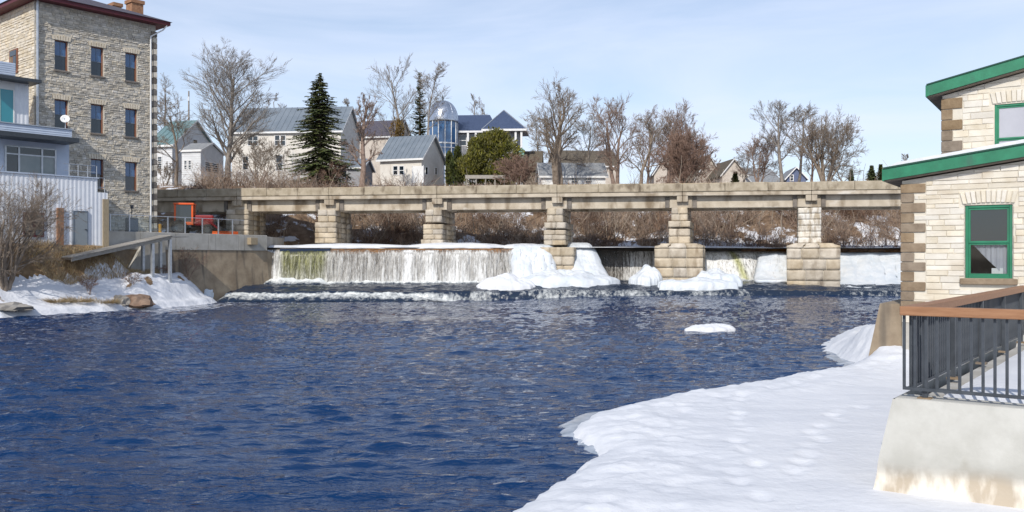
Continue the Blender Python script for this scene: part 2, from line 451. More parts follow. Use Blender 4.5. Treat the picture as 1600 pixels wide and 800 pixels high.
def water_material(name, deep, foamcol=(0.82, 0.84, 0.84), foam_attr=True):
    m = bpy.data.materials.new(name); m.use_nodes = True
    N, L = m.node_tree.nodes, m.node_tree.links
    p = N['Principled BSDF']
    p.inputs['IOR'].default_value = 1.33
    geo = N.new('ShaderNodeNewGeometry')
    mp_ = N.new('ShaderNodeMapping'); mp_.inputs['Scale'].default_value = (0.62, 1.5, 1.0)
    L.new(geo.outputs['Position'], mp_.inputs['Vector'])
    n1 = N.new('ShaderNodeTexNoise'); n1.inputs['Scale'].default_value = 4.0; n1.inputs['Detail'].default_value = 4; n1.inputs['Distortion'].default_value = 0.5
    n2 = N.new('ShaderNodeTexNoise'); n2.inputs['Scale'].default_value = 7.0; n2.inputs['Detail'].default_value = 3
    L.new(mp_.outputs[0], n1.inputs['Vector']); L.new(mp_.outputs[0], n2.inputs['Vector'])
    b1 = N.new('ShaderNodeBump'); b1.inputs['Strength'].default_value = 0.9; b1.inputs['Distance'].default_value = 0.085
    b2 = N.new('ShaderNodeBump'); b2.inputs['Strength'].default_value = 0.7; b2.inputs['Distance'].default_value = 0.034
    L.new(n1.outputs['Fac'], b1.inputs['Height']); L.new(n2.outputs['Fac'], b2.inputs['Height'])
    mw = N.new('ShaderNodeMapping'); mw.inputs['Scale'].default_value = (0.45, 1.1, 1.0)
    nw_ = N.new('ShaderNodeTexNoise'); nw_.inputs['Scale'].default_value = 0.16; nw_.inputs['Detail'].default_value = 3; nw_.inputs['Distortion'].default_value = 0.8
    L.new(geo.outputs['Position'], mw.inputs['Vector']); L.new(mw.outputs[0], nw_.inputs['Vector'])
    sw = N.new('ShaderNodeMapRange'); sw.inputs[1].default_value = 0.36; sw.inputs[2].default_value = 0.62; sw.inputs[3].default_value = 0.30; sw.inputs[4].default_value = 1.0
    L.new(nw_.outputs['Fac'], sw.inputs[0]); L.new(sw.outputs[0], b1.inputs['Strength']); L.new(sw.outputs[0], b2.inputs['Strength'])
    L.new(b1.outputs[0], b2.inputs['Normal']); L.new(b2.outputs[0], p.inputs['Normal'])
    if foam_attr:
        at = N.new('ShaderNodeAttribute'); at.attribute_name = 'foam'
        nf = N.new('ShaderNodeTexNoise'); nf.inputs['Scale'].default_value = 3.0; nf.inputs['Detail'].default_value = 7; nf.inputs['Roughness'].default_value = 0.7
        mf = N.new('ShaderNodeMapping'); mf.inputs['Scale'].default_value = (1.1, 1.0, 0.7)
        L.new(geo.outputs['Position'], mf.inputs['Vector']); L.new(mf.outputs[0], nf.inputs['Vector'])
        ad = N.new('ShaderNodeMath'); ad.operation = 'ADD'
        L.new(at.outputs['Fac'], ad.inputs[0]); L.new(nf.outputs['Fac'], ad.inputs[1])
        r = N.new('ShaderNodeMapRange'); r.inputs[1].default_value = 0.82; r.inputs[2].default_value = 1.18
        L.new(ad.outputs[0], r.inputs[0])
        k = N.new('ShaderNodeMix'); k.data_type = 'RGBA'
        k.inputs[6].default_value = (*deep, 1); k.inputs[7].default_value = (*foamcol, 1)
        L.new(r.outputs[0], k.inputs[0]); L.new(k.outputs[2], p.inputs['Base Color'])
        rr = N.new('ShaderNodeMapRange'); rr.inputs[3].default_value = 0.025; rr.inputs[4].default_value = 0.7
        L.new(r.outputs[0], rr.inputs[0]); L.new(rr.outputs[0], p.inputs['Roughness'])
    else:
        p.inputs['Base Color'].default_value = (*deep, 1); p.inputs['Roughness'].default_value = 0.06
    return m
M_water = water_material('river_water', (0.002, 0.026, 0.092))
M_rapids = water_material('rapids_water', (0.018, 0.030, 0.055), (0.74, 0.76, 0.74))

M_foam = mat('foam', (0.74, 0.76, 0.76), (0.88, 0.88, 0.87), rough=0.8, scale=2, bump=0.8, bscale=5, bdist=0.08, coord='World')

def bank_material(name, earth1, earth2, coord_scale, lo, hi):
    """earth with patches of lying snow; attribute 'snow' shifts the balance"""
    m = bpy.data.materials.new(name); m.use_nodes = True
    N, L = m.node_tree.nodes, m.node_tree.links
    p = N['Principled BSDF']; p.inputs['Roughness'].default_value = 0.9; p.inputs['Specular IOR Level'].default_value = 0.2
    geo = N.new('ShaderNodeNewGeometry')
    n1 = N.new('ShaderNodeTexNoise'); n1.inputs['Scale'].default_value = coord_scale; n1.inputs['Detail'].default_value = 7; n1.inputs['Roughness'].default_value = 0.65
    n2 = N.new('ShaderNodeTexNoise'); n2.inputs['Scale'].default_value = 1.7; n2.inputs['Detail'].default_value = 6
    L.new(geo.outputs['Position'], n1.inputs['Vector']); L.new(geo.outputs['Position'], n2.inputs['Vector'])
    r = N.new('ShaderNodeValToRGB')
    r.color_ramp.elements[0].position = 0.35; r.color_ramp.elements[0].color = (*earth1, 1)
    r.color_ramp.elements[1].position = 0.68; r.color_ramp.elements[1].color = (*earth2, 1)
    L.new(n2.outputs['Fac'], r.inputs['Fac'])
    at = N.new('ShaderNodeAttribute'); at.attribute_name = 'snow'
    ad = N.new('ShaderNodeMath'); ad.operation = 'ADD'
    L.new(at.outputs['Fac'], ad.inputs[0]); L.new(n1.outputs['Fac'], ad.inputs[1])
    mr = N.new('ShaderNodeMapRange'); mr.inputs[1].default_value = lo; mr.inputs[2].default_value = hi
    L.new(ad.outputs[0], mr.inputs[0])
    k = N.new('ShaderNodeMix'); k.data_type = 'RGBA'; k.inputs[7].default_value = (0.70, 0.71, 0.74, 1)
    L.new(mr.outputs[0], k.inputs[0]); L.new(r.outputs[0], k.inputs[6]); L.new(k.outputs[2], p.inputs['Base Color'])
    b = N.new('ShaderNodeBump'); b.inputs['Strength'].default_value = 0.6; b.inputs['Distance'].default_value = 0.06
    n3 = N.new('ShaderNodeTexNoise'); n3.inputs['Scale'].default_value = 6; n3.inputs['Detail'].default_value = 5
    L.new(geo.outputs['Position'], n3.inputs['Vector']); L.new(n3.outputs['Fac'], b.inputs['Height']); L.new(b.outputs[0], p.inputs['Normal'])
    return m
M_bank = bank_material('brushy_bank', (0.13, 0.085, 0.055), (0.25, 0.175, 0.115), 0.55, 0.955, 1.0)
M_leftbank = bank_material('snowy_bank', (0.20, 0.13, 0.07), (0.32, 0.22, 0.13), 1.2, 0.98, 1.06)

def grid_mesh(xs, ys, zf, name, smooth=True):
    XX, YY = np.meshgrid(xs, ys)
    ZZ = zf(XX, YY)
    nx, ny = len(xs), len(ys)
    V = np.stack([XX.ravel(), YY.ravel(), ZZ.ravel()], 1)
    i = np.arange(nx * ny).reshape(ny, nx)
    Fc = np.stack([i[:-1, :-1].ravel(), i[:-1, 1:].ravel(), i[1:, 1:].ravel(), i[1:, :-1].ravel()], 1)
    return mesh_np(name, V, Fc, smooth), XX, YY, ZZ

def tubes(P0, P1, R0, R1, n=3):
    P0 = np.asarray(P0, float); P1 = np.asarray(P1, float); R0 = np.asarray(R0, float)[:, None]; R1 = np.asarray(R1, float)[:, None]
    D = P1 - P0; D /= np.maximum(np.linalg.norm(D, axis=1, keepdims=True), 1e-9)
    ref = np.where(np.abs(D[:, 2:3]) < 0.9, np.array([[0, 0, 1.0]]), np.array([[1.0, 0, 0]]))
    U = np.cross(D, ref); U /= np.maximum(np.linalg.norm(U, axis=1, keepdims=True), 1e-9)
    W = np.cross(D, U)
    m = len(P0)
    V = np.zeros((m, 2 * n, 3))
    for k in range(n):
        a = 2 * PI * k / n
        off = U * math.cos(a) + W * math.sin(a)
        V[:, k] = P0 + off * R0
        V[:, n + k] = P1 + off * R1
    base = (np.arange(m) * 2 * n)[:, None]
    Fs = [base + np.array([[k, (k + 1) % n, n + (k + 1) % n, n + k]]) for k in range(n)]
    Fc = np.concatenate(Fs, 0)
    return V.reshape(-1, 3), Fc

def join_np(parts):
    V, Fc, o = [], [], 0
    for v, f in parts:
        V.append(v); Fc.append(f + o); o += len(v)
    return np.concatenate(V), np.concatenate(Fc)

# ------------------------------------------------------------------ plan of the place
TA = 0.148                                             # skew of the bridge line
_c = 1 / math.hypot(1, TA)
BD = (_c, -TA * _c)                                    # bridge direction, left to right
BO = (X(236, 76.2), 76.2)                              # left end of the bridge
DAM_Y, DAM_Y2, CREST = 70.6, 73.6, 3.9
DAM_X0, DAM_X1 = X(414, DAM_Y), X(806, DAM_Y)

SHORE_R = [(620, 1100), (760, 850), (820, 800), (850, 775), (905, 742), (938, 716), (912, 697), (895, 681), (910, 665), (935, 652), (990, 640), (1050, 625), (1110, 615), (1170, 606),
           (1250, 592), (1300, 584), (1345, 573), (1310, 560), (1297, 548), (1303, 536), (1330, 525), (1375, 519)]
def shore_pts(L_, z=0.0):
    out = []
    for px, py in L_:
        Y = FPX * (CH - z) / (py - HY)
        out.append((X(px, Y), Y))
    return out

def dist_to_poly(XX, YY, pts):
    best = np.full(XX.shape, 1e9)
    for (x0, y0), (x1, y1) in zip(pts[:-1], pts[1:]):
        dx, dy = x1 - x0, y1 - y0
        t = np.clip(((XX - x0) * dx + (YY - y0) * dy) / (dx * dx + dy * dy), 0, 1)
        best = np.minimum(best, np.hypot(XX - x0 - t * dx, YY - y0 - t * dy))
    return best

def inside(XX, YY, poly):
    c = np.zeros(XX.shape, bool)
    n = len(poly)
    for i in range(n):
        x0, y0 = poly[i]; x1, y1 = poly[(i + 1) % n]
        if y0 == y1: continue
        cond = ((y0 > YY) != (y1 > YY)) & (XX < (x1 - x0) * (YY - y0) / (y1 - y0) + x0)
        c ^= cond
    return c

# ------------------------------------------------------------------ ground: river bed to the horizon
o = MB().box(-3000, 3000, -3000, 3000, -2.2, -2.0).build('riverbed', M_conc_dark); tag(o, kind='structure')

# ---- lower river
rs = np.random.RandomState(5)
WAV = []
for i in range(52):
    lam = 0.32 * (10 ** (rs.rand() * 0.55))
    th = rs.normal(PI / 2, 0.45)
    WAV.append((2 * PI / lam * math.cos(th), 2 * PI / lam * math.sin(th), rs.rand() * 2 * PI, 0.0041 * lam ** 0.40))
def river_z(XX, YY):
    z = np.zeros(XX.shape)
    for kx, ky, ph, a in WAV:
        z += a * np.sin(kx * XX + ky * YY + ph)
    patch = 0.25 + 1.5 * fbm(XX * 0.11, YY * 0.17, 3, 3)
    z = z * patch
    z = z + 0.02 * np.abs(z) / 0.05
    ramp = sstep(52, 67, YY) * sstep(-6, 10, XX) * 0.45
    return z + ramp
xs = np.concatenate([[-160, -100, -60], np.arange(-42, 34, 0.13), [45, 70, 120, 200]])
yy = [-120, -60, -20, 0, 6, 9.0]
y = 9.0
while y < 68:
    y += max(0.085, y * 0.0046); yy.append(y)
me, XX, YY, ZZ = grid_mesh(xs, np.array(yy), river_z, 'river')
foam = np.clip((sstep(63.0, 65.6, YY)) * (0.38 + 0.35 * vnoise(XX * 0.3, YY * 0.2, 9)) * sstep(-2, -14, XX), 0, 1)
foam = np.maximum(foam, 0.33 * sstep(57, 64, YY) * vnoise(XX * 0.25, YY * 0.6, 4))
foam = np.maximum(foam, 0.36 * sstep(44, 60, YY) * sstep(0.60, 0.78, fbm(XX * 0.10, YY * 0.9, 12, 3)))
add_attr(me, 'foam', foam)
tag(link('river', me, M_water), kind='structure')

# ---- stepped rapids between the ledge and the dam
def ledge_y(x):
    return np.interp(x, [-30, -22, -6, -2, 4, 12, 22, 40], [64.6, 64.8, 65.0, 64.6, 64.3, 64.5, 64.3, 64.0]) + 0.35 * (fbm(x * 0.35, x * 0 + 2.0, 21, 3) - 0.5)
def rapids_z(XX, YY):
    yl = ledge_y(XX)
    low = 0.02 + 0.45 * sstep(-6, 10, XX)
    top = 0.72 + 0.10 * sstep(-8, 4, XX)
    wst = np.where(XX < -3, 1.3, 0.75)
    z = lerp(low - 0.25, top, sstep(0, 1, (YY - yl) / wst))
    z = z + 0.36 * sstep(1.2, 3.2, YY - yl) + 0.2 * sstep(3, 8, YY - yl)
    step2 = 0.10 * (fbm(XX * 0.5, YY * 1.1, 31, 4) - 0.5) * 2
    fine = 0.07 * (fbm(XX * 2.2, YY * 3.2, 33, 3) - 0.5) * 2
    return z + step2 + fine
xs2 = np.arange(-24, 36, 0.12); ys2 = np.arange(62.9, 74.2, 0.10)
me, XX, YY, ZZ = grid_mesh(xs2, ys2, rapids_z, 'rapids')
yl = ledge_y(XX)
d = YY - yl
lefty = sstep(-3, -10, XX)
f = (sstep(-0.5, 0.2, d) * sstep(1.35, 0.6, d)) * (0.22 + 0.53 * lefty + 0.28 * vnoise(XX * 0.35, YY * 0, 8))
f = np.maximum(f, 0.60 * sstep(69.4, 70.5, YY) * (XX < DAM_X1 + 1))
f = np.maximum(f, 0.55 * sstep(-15.5, -18.5, XX) * sstep(67.5, 69.8, YY))
f = np.maximum(f, 0.42 * sstep(70.0, 73.0, YY) * (XX > DAM_X1))
f = f + 0.10 * (vnoise(XX * 0.9, YY * 2.0, 77) - 0.5)
add_attr(me, 'foam', np.clip(f, 0, 1))
tag(link('rapids', me, M_rapids), kind='structure')

# ---- upper river: ice and snow above the dam
def upper_z(XX, YY):
    return CREST + 0.02 + 0.10 * fbm(XX * 0.25, YY * 0.4, 41, 4) + 0.18 * sstep(0.45, 0.62, fbm(XX * 0.12, YY * 0.2, 43, 3)) * sstep(0.4, 1.6, YY - np.where(XX < DAM_X1 + 2, DAM_Y, DAM_Y2))
me, XX, YY, ZZ = grid_mesh(np.arange(-24, 60, 0.3), np.arange(DAM_Y + 0.55, 82, 0.3), upper_z, 'upper_river_ice')
keep_y = YY < 0
tag(link('upper_river_ice', me, M_snow), kind='structure')

# ---- far bank and the village plateau
def far_z(XX, YY):
    edge = 78.5 + 1.6 * (fbm(XX * 0.12, XX * 0 + 1.0, 51, 3) - 0.5) - 3.0 * sstep(-14, -26, XX) + TA * 0.3 * (-XX)
    t = np.clip((YY - edge) / 11.5, 0, 1)
    z = CREST - 0.3 + 6.6 * (0.35 * t + 0.65 * t * t * (3 - 2 * t))
    z = z + 0.9 * (fbm(XX * 0.35, YY * 0.35, 53, 4) - 0.5) * np.clip(t * 4, 0, 1) * np.clip((1.25 - t) * 3, 0.12, 1)
    plat = np.interp(YY, [0, 90, 105, 130, 170, 3000], [0, 0, 1.35, 3.2, 4.4, 30])
    return z + plat
ysf = np.concatenate([np.arange(76.0, 96, 0.4), np.arange(96, 180, 3.0), np.array([200, 260, 400, 800, 1600, 2900])])
xsf = np.concatenate([[-2900, -1200, -500, -250, -150, -100], np.arange(-70, 70, 0.6), [100, 150, 250, 500, 1200, 2900]])
me, XX, YY, ZZ = grid_mesh(xsf, ysf, far_z, 'far_bank')
snowa = 0.43 + 0.12 * (fbm(XX * 0.15, YY * 0.15, 57, 2) - 0.5)
snowa = snowa + 0.10 * sstep(82, 79, YY)
snowa = np.where(YY > 93, 0.44, snowa)
add_attr(me, 'snow', snowa)
tag(link('far_bank', me, M_bank), kind='structure')
def gz(x, y):
    return float(far_z(np.array([float(x)]), np.array([float(y)]))[0])

# ------------------------------------------------------------------ left bank
TW0 = (X(168, 57.8), 57.8); TW1 = (X(417, 69.4), 69.4)
_l = math.hypot(TW1[0] - TW0[0], TW1[1] - TW0[1])
TD = ((TW1[0] - TW0[0]) / _l, (TW1[1] - TW0[1]) / _l)      # terrace wall direction
TN = (TD[1], -TD[0])                                        # towards the river
TERR = 4.9
shoreL = [(-160, 12), (-70, 33), (-40, 43)] + shore_pts([(0, 497), (60, 493), (130, 489), (200, 485)]) + [(X(255, 56.3), 56.3), (X(300, 59.3), 59.3), (X(326, 61.4), 61.4), (X(336, 63.0), 63.0), (X(333, 64.8), 64.8), (X(346, 67), 67), (X(356, 70), 70)]
polyL = shoreL + [(-19, 78), (-19, 100), (-200, 100), (-200, 12)]
def left_z(XX, YY):
    D = dist_to_poly(XX, YY, shoreL)
    ins = inside(XX, YY, polyL)
    D = np.where(ins, D, -D) + 0.5 * (fbm(XX * 0.9, YY * 0.9, 61, 3) - 0.5)
    z = np.interp(D, [-3, 0, 0.12, 0.3, 1.7, 2.2, 3.1, 3.6, 4.2, 8, 12], [-0.9, -0.05, 0.2, 0.36, 0.72, 1.15, 2.0, 3.2, 3.95, 4.5, 4.75])
    t = (XX - TW0[0]) * TD[0] + (YY - TW0[1]) * TD[1]
    nrm = (XX - TW0[0]) * TN[0] + (YY - TW0[1]) * TN[1]
    cap = np.where(nrm > -0.3, lerp(4.2, 2.1, sstep(-1.5, 1.5, t)), 4.75)
    cap = cap - 0.7 * sstep(6, 10, t) * (nrm > -0.3)
    z = np.where(t > -2, np.maximum(z, 1.95 * sstep(0.3, 2.6, D) * sstep(-2, 1, t) + 0.3 * sstep(0, .25, D)), z)
    z = np.minimum(z, cap)
    lump = 0.16 * (fbm(XX * 1.3, YY * 1.3, 63, 4) - 0.5) * sstep(0.0, 0.6, D) + 0.05 * (fbm(XX * 4, YY * 4, 64, 3) - 0.5) * sstep(0.0, 0.4, D)
    return z + lump
me, XX, YY, ZZ = grid_mesh(np.concatenate([[-200, -120, -80, -60], np.arange(-46, -18.6, 0.16)]), np.concatenate([[12, 25, 32], np.arange(38, 71, 0.14), [73, 76, 80, 100]]), left_z, 'left_bank')
D = dist_to_poly(XX, YY, shoreL)
t = (XX - TW0[0]) * TD[0] + (YY - TW0[1]) * TD[1]
sn = np.where(D < 3.2 + 0.7 * (fbm(XX * 0.6, YY * 0.6, 66, 3) - 0.5) + 2.0 * sstep(-1, 3, t), 1.0, 0.28)
sn = sn - 0.50 * sstep(0.50, 0.62, fbm(XX * 0.5, YY * 0.9, 69, 3)) * sstep(1.3, 1.7, D) * sstep(2.4, 2.0, D)
add_attr(me, 'snow', sn)
tag(link('left_bank', me, M_leftbank), kind='structure')

# terrace floor behind the retaining wall
mb = MB()
tl = [(TW0[0], TW0[1]), (TW1[0], TW1[1]), (TW1[0] - 0.5, 77.5), (-60, 77.5), (-60, 70), (-32, 60)]
mb.prism([(p[0] - TN[0] * 0.35, p[1] - TN[1] * 0.35) for p in tl], 'z', TERR - 0.9, TERR - 0.05)
tag(mb.build('terrace_pavement', M_concrete), kind='structure')

# ------------------------------------------------------------------ stone mill
MD = (0.647, 0.762); MNn = (0.762, -0.647)               # facade direction, outward normal
MR = (X(243, 65.0), 65.0)
_t = tpx(MR, MD, 54)
MN_ = (MR[0] + MD[0] * _t, MR[1] + MD[1] * _t)           # near corner
ML = -_t                                                  # facade length
MROT = math.atan2(MD[1], MD[0])
MB_Z = 3.6
mill = thing('stone_mill', 'tall grey stone mill with brown-framed windows and dark red eaves', 'mill', (MN_[0], MN_[1], MB_Z), MROT)
def mx_(px, out=0.0):
    O = (MN_[0] + MNn[0] * out, MN_[1] + MNn[1] * out)
    return tpx(O, MD, px)
def mz_(py, px, out=0.0):
    O = (MN_[0] + MNn[0] * out, MN_[1] + MNn[1] * out)
    Y = O[1] + MD[1] * tpx(O, MD, px)
    return Z(py, Y) - MB_Z
EAVE = mz_(40, 243)
MDEP = 13.0
cols = [mx_(96), mx_(152), mx_(205)]
rows = [(mz_(127, 205), mz_(83, 205)), (mz_(214, 205), mz_(170, 205)), (mz_(298, 205), mz_(253, 205))]
WW = 0.86
ops = []
for ci, cx in enumerate(cols):
    for ri, (z0, z1) in enumerate(rows):
        if ci == 0 and ri == 2: continue
        ops.append((cx - WW / 2, cx + WW / 2, z0, z1))
def wall_boxes(mb, x0, x1, z0, z1, y0, y1, openings):
    es = sorted({x0, x1} | {e for o in openings for e in o[:2] if x0 < e < x1})
    for a, b in zip(es[:-1], es[1:]):
        hs = sorted([(o[2], o[3]) for o in openings if o[0] <= a + 1e-6 and o[1] >= b - 1e-6])
        z = z0
        for h0, h1 in hs:
            mb.box(a, b, y0, y1, z, h0); z = h1
        mb.box(a, b, y0, y1, z, z1)
    return mb
mb = MB()
wall_boxes(mb, 0, ML, -1.5, EAVE, 0.0, 0.5, ops)
mb.box(0, 0.5, 0.5, MDEP, -1.5, EAVE); mb.box(ML - 0.5, ML, 0.5, MDEP, -1.5, EAVE); mb.box(0.5, ML - 0.5, MDEP - 0.5, MDEP, -1.5, EAVE)
mb.build('wall', M_mortar, mill)
def stone_rects(u0, u1, w0, w1, hr, lr, openings, rnd, gap=0.02, top=None, keep=None):
    out = []; w = w0
    while w < w1 - hr[0] * 0.5:
        h = min(rnd.uniform(*hr), w1 - w)
        u = u0 - rnd.uniform(0, lr[0])
        while u < u1:
            l = rnd.uniform(*lr)
            segs = [(max(u, u0), min(u + l, u1))]
            for o in openings:
                if o[2] - 0.02 < w + h and o[3] + 0.02 > w:
                    ns = []
                    for a, b in segs:
                        if b <= o[0] or a >= o[1]: ns.append((a, b))
                        else:
                            if a < o[0] - 0.06: ns.append((a, o[0]))
                            if b > o[1] + 0.06: ns.append((o[1], b))
                    segs = ns
            for a, b in segs:
                if b - a > 0.06:
                    hh = h
                    if top is not None:
                        hh = min(h, top((a + b) / 2 - (b - a) / 2) - w)
                    if hh > 0.05: out.append((a + gap / 2, b - gap / 2, w + gap / 2, w + hh - gap / 2))
            u += l
        w += h
    return out
rnd = random.Random(11)
arch = [(o[0] - 0.18, o[1] + 0.18, o[3] - 0.01, o[3] + 0.36) for o in ops]
mb = MB()
for a, b, c, d in stone_rects(0.05, ML - 0.38, -0.3, EAVE - 0.02, (0.09, 0.19), (0.14, 0.44), ops + arch, rnd, 0.024):
    mb.block(a, b, c, d, -rnd.uniform(0.01, 0.06), 0.02, 0.016, 0.012, rnd)
o = mb.build('stone_facing', M_mill, mill); tag(o, kind='stuff')
# west wall stones (the lit end wall): paler copy, sunlight put into its colour
mb2 = MB()
for a, b, c, d in stone_rects(0.0, MDEP, 4.0, EAVE - 0.02, (0.14, 0.26), (0.25, 0.7), [(2.2, 3.8, 0, 30)] if False else [], rnd, 0.03):
    mb2.block(a, b, c, d, -rnd.uniform(0.015, 0.05), 0.02, 0.02, 0.012, rnd)
mb2.v = [(y, x, z) for x, y, z in mb2.v]
M_mill2 = mat('pale_mill_stone', (0.56, 0.49, 0.38), (0.70, 0.63, 0.52), rough=0.95, scale=2.5, bump=0.5, bscale=12, bdist=0.02, rand='island', randv=0.12)
o = mb2.build('stone_facing', M_mill2, mill); tag(o, kind='stuff')
# corner quoins at the far right corner
z = 0.0; k = 0
while z < EAVE - 0.45:
    h = 0.42
    w = 0.34 if k % 2 else 0.20
    q = MB(); q.box(ML - w - 0.02, ML + 0.08, -0.11, 0.3 if k % 2 else 0.45, z, z + h - 0.03)
    bevel(q.build('quoin', M_quoin_dark if k % 2 else M_mill, mill), 0.02)  # wide quoins coloured dark, imitating the corner in shadow
    z += h; k += 1
for (a, b, z0, z1) in ops:
    w = MB().box(b - 0.07, b, 0.10, 0.26, z0, z1).box(a + 0.07, b - 0.07, 0.16, 0.26, z1 - 0.06, z1).build('window', M_winframe, mill)  # brown only right and top: the lit reveal is put into the colour
    MB().box(a, a + 0.07, 0.16, 0.26, z0, z1).box(a + 0.07, b - 0.07, 0.16, 0.26, z0, z0 + 0.07).build('shade_toned_jamb', M_winsash, w)  # left and bottom coloured grey to imitate the shaded side
    zm = (z0 + z1) / 2
    MB().box(a + 0.07, b - 0.07, 0.18, 0.24, zm - 0.03, zm + 0.03).box((a + b) / 2 - 0.015, (a + b) / 2 + 0.015, 0.19, 0.23, zm + 0.03, z1 - 0.08).build('sash_bar', M_winsash, w)
    MB().box(a + 0.05, b - 0.05, 0.21, 0.225, zm, z1 - 0.05).build('pane', M_glass_blue, w)
    MB().box(a + 0.05, b - 0.05, 0.215, 0.23, z0 + 0.05, zm).build('pane', M_glass, w)
    bevel(MB().box(a - 0.10, b + 0.10, -0.14, 0.2, z0 - 0.13, z0).build('sill', M_quoin_dark, w), 0.015)
    n = 7
    for i in range(n):
        u0 = lerp(a - 0.14, b + 0.14, i / n); u1 = lerp(a - 0.14, b + 0.14, (i + 1) / n)
        lean = ((i + 0.5) / n - 0.5) * 0.16
        zt = z1 + 0.30 + rnd.uniform(-0.03, 0.04) + 0.05 * (1 - abs(2 * (i + .5) / n - 1))
        MB().hexa([(u0 + 0.012, -0.07, z1 + 0.005), (u1 - 0.012, -0.07, z1 + 0.005), (u1 - 0.012, 0.15, z1 + 0.005), (u0 + 0.012, 0.15, z1 + 0.005),
                   (u0 + 0.012 + lean, -0.07, zt), (u1 - 0.012 + lean, -0.07, zt), (u1 - 0.012 + lean, 0.15, zt), (u0 + 0.012 + lean, 0.15, zt)]).build('voussoir', M_mill2, w)
# roof
OV = 0.75
roof = MB()
e0, e1 = EAVE, EAVE + 0.25
roof.box(-OV, ML + OV, -OV, MDEP + OV, e0 + 0.002, e1)
r = roof.build('eaves', M_redwood, mill)
rb = MB()
x0, x1, y0, y1, zr = -OV - 0.1, ML + OV + 0.1, -OV - 0.1, MDEP + OV + 0.1, e1 + 2.0
rb.v = [(x0, y0, e1 + .003), (x1, y0, e1 + .003), (x1, y1, e1 + .003), (x0, y1, e1 + .003), (ML / 2, MDEP * .35, zr), (ML / 2, MDEP * .65, zr)]
rb.f = [[0, 1, 4], [1, 2, 5, 4], [2, 3, 5], [3, 0, 4, 5], [3, 2, 1, 0]]
rf = rb.build('roof', M_roofdark, mill)
def chimney(px0, px1, ytop, out):
    a, b = mx_(px0, out), mx_(px1, out)
    z1 = mz_(ytop, px1, out)
    c = MB().box(a, b, -out, -out + 0.9, EAVE, z1 - 0.25).box(a - 0.08, b + 0.08, -out - 0.08, -out + 0.98, z1 - 0.25, z1).build('chimney', M_brick, rf)
chimney(206, 224, 2, -2.6)
chimney(178, 190, 6, -5.0)
# rain pipes
MB().tube([(ML - 0.45, -0.16, EAVE - 0.9), (ML - 0.45, -0.16, 0.2)], 0.06, 8).tube([(ML + 0.5, -0.7, EAVE - 0.02), (ML + 0.3, -0.5, EAVE - 0.35), (ML - 0.45, -0.16, EAVE - 0.9)], 0.05, 8).build('downpipe', M_white, mill)
MB().tube([(0.12, -0.16, EAVE), (0.12, -0.16, mz_(200, 55))], 0.08, 8).build('downpipe', M_steel, mill)
# brown door and window high in the end wall
wy0 = 3.35; 
dz0, dz1 = mz_(100, 20), mz_(60, 20)
w = MB().box(-0.10, -0.02, 2.55, 3.9, dz0, dz1).build('window', M_winframe, mill)
MB().box(-0.13, -0.101, 2.7, 3.2, dz0 + 0.15, dz1 - 0.5).box(-0.13, -0.101, 2.7, 3.75, dz1 - 0.45, dz1 - 0.1).build('pane', M_glass, w)
w2 = MB().box(-0.10, -0.02, 3.4, 3.7, dz0, dz1).build('sash_bar', M_post, w)

# ------------------------------------------------------------------ annex of the mill (metal, siding and glass)
annex = thing('mill_annex', 'stepped white metal and pale blue annex with balconies against the stone mill', 'annex', (MN_[0], MN_[1], MB_Z), MROT)
OUT = 5.0
xr, xs_, xl = mx_(168, OUT), mx_(152, OUT), mx_(-70, OUT)
zb = mz_(384, 120, OUT); zt1 = mz_(279, 150, OUT); zt2 = mz_(301, 160, OUT)
mb = MB()
p = 0.26
def corr(mb, xa, xb, yf, z0, z1):
    x = xa; prof = []
    while x < xb - 1e-3:
        for dx, dy in ((0, 0), (0.10, 0), (0.13, -0.016), (0.23, -0.016)):
            if x + dx < xb: prof.append((x + dx, yf + dy))
        x += p
    prof.append((xb, yf))
    b = len(mb.v); n = len(prof)
    for z in (z0, z1):
        for q in prof: mb.v.append((q[0], q[1], z))
    for i in range(n - 1): mb.f.append([b + i, b + i + 1, b + n + i + 1, b + n + i])
corr(mb, xl, xs_, -OUT, zb, zt1); corr(mb, xs_, xr, -OUT, zb, zt2)
mb.build('lower_wall', M_whitemetal, annex)
MB().box(xl, xs_ - 0.01, -OUT + 0.04, -0.15, zb - 1.0, zt1 - 0.01).build('lower_storey', M_whitemetal, annex)
MB().box(xs_, xr - 0.01, -OUT + 0.04, -0.15, zb - 1.0, zt2 - 0.01).build('lower_storey', M_whitemetal, annex)
MB().box(xl, xs_ + 0.06, -OUT - 0.10, -OUT + 0.5, zt1, zt1 + 0.06).build('deck_edge', M_bluesiding, annex)
MB().box(xl, xr - 0.1, -OUT - 0.03, -OUT + 0.2, zb - 1.2, zb - 0.005).build('footing', M_conc_dark, annex)
da, db = mx_(115, OUT), mx_(135, OUT)
dr = MB().box(da, db, -OUT - 0.10, -OUT + 0.02, zb, mz_(331, 125, OUT)).build('door', M_greydoor, annex)
MB().box(db - 0.14, db - 0.05, -OUT - 0.17, -OUT - 0.10, zb + 1.0, zb + 1.05).build('handle', M_darkmetal, dr)
MB().box(da - 0.06, da, -OUT - 0.12, -OUT, zb, mz_(331, 125, OUT)).box(db, db + 0.06, -OUT - 0.12, -OUT, zb, mz_(331, 125, OUT)).box(da - 0.06, db + 0.06, -OUT - 0.12, -OUT, mz_(331, 125, OUT), mz_(331, 125, OUT) + 0.06).build('door_frame', M_winsash, dr)
MB().box(mx_(160, OUT), xr + 0.03, -OUT - 0.12, -OUT + 0.3, zb - 0.4, mz_(311, 160, OUT)).build('corner_post', M_post, annex)
MB().box(mx_(88, OUT), mx_(98, OUT), -OUT - 0.16, -OUT, zb - 0.4, mz_(325, 92, OUT)).build('brick_pier', M_brick, annex)
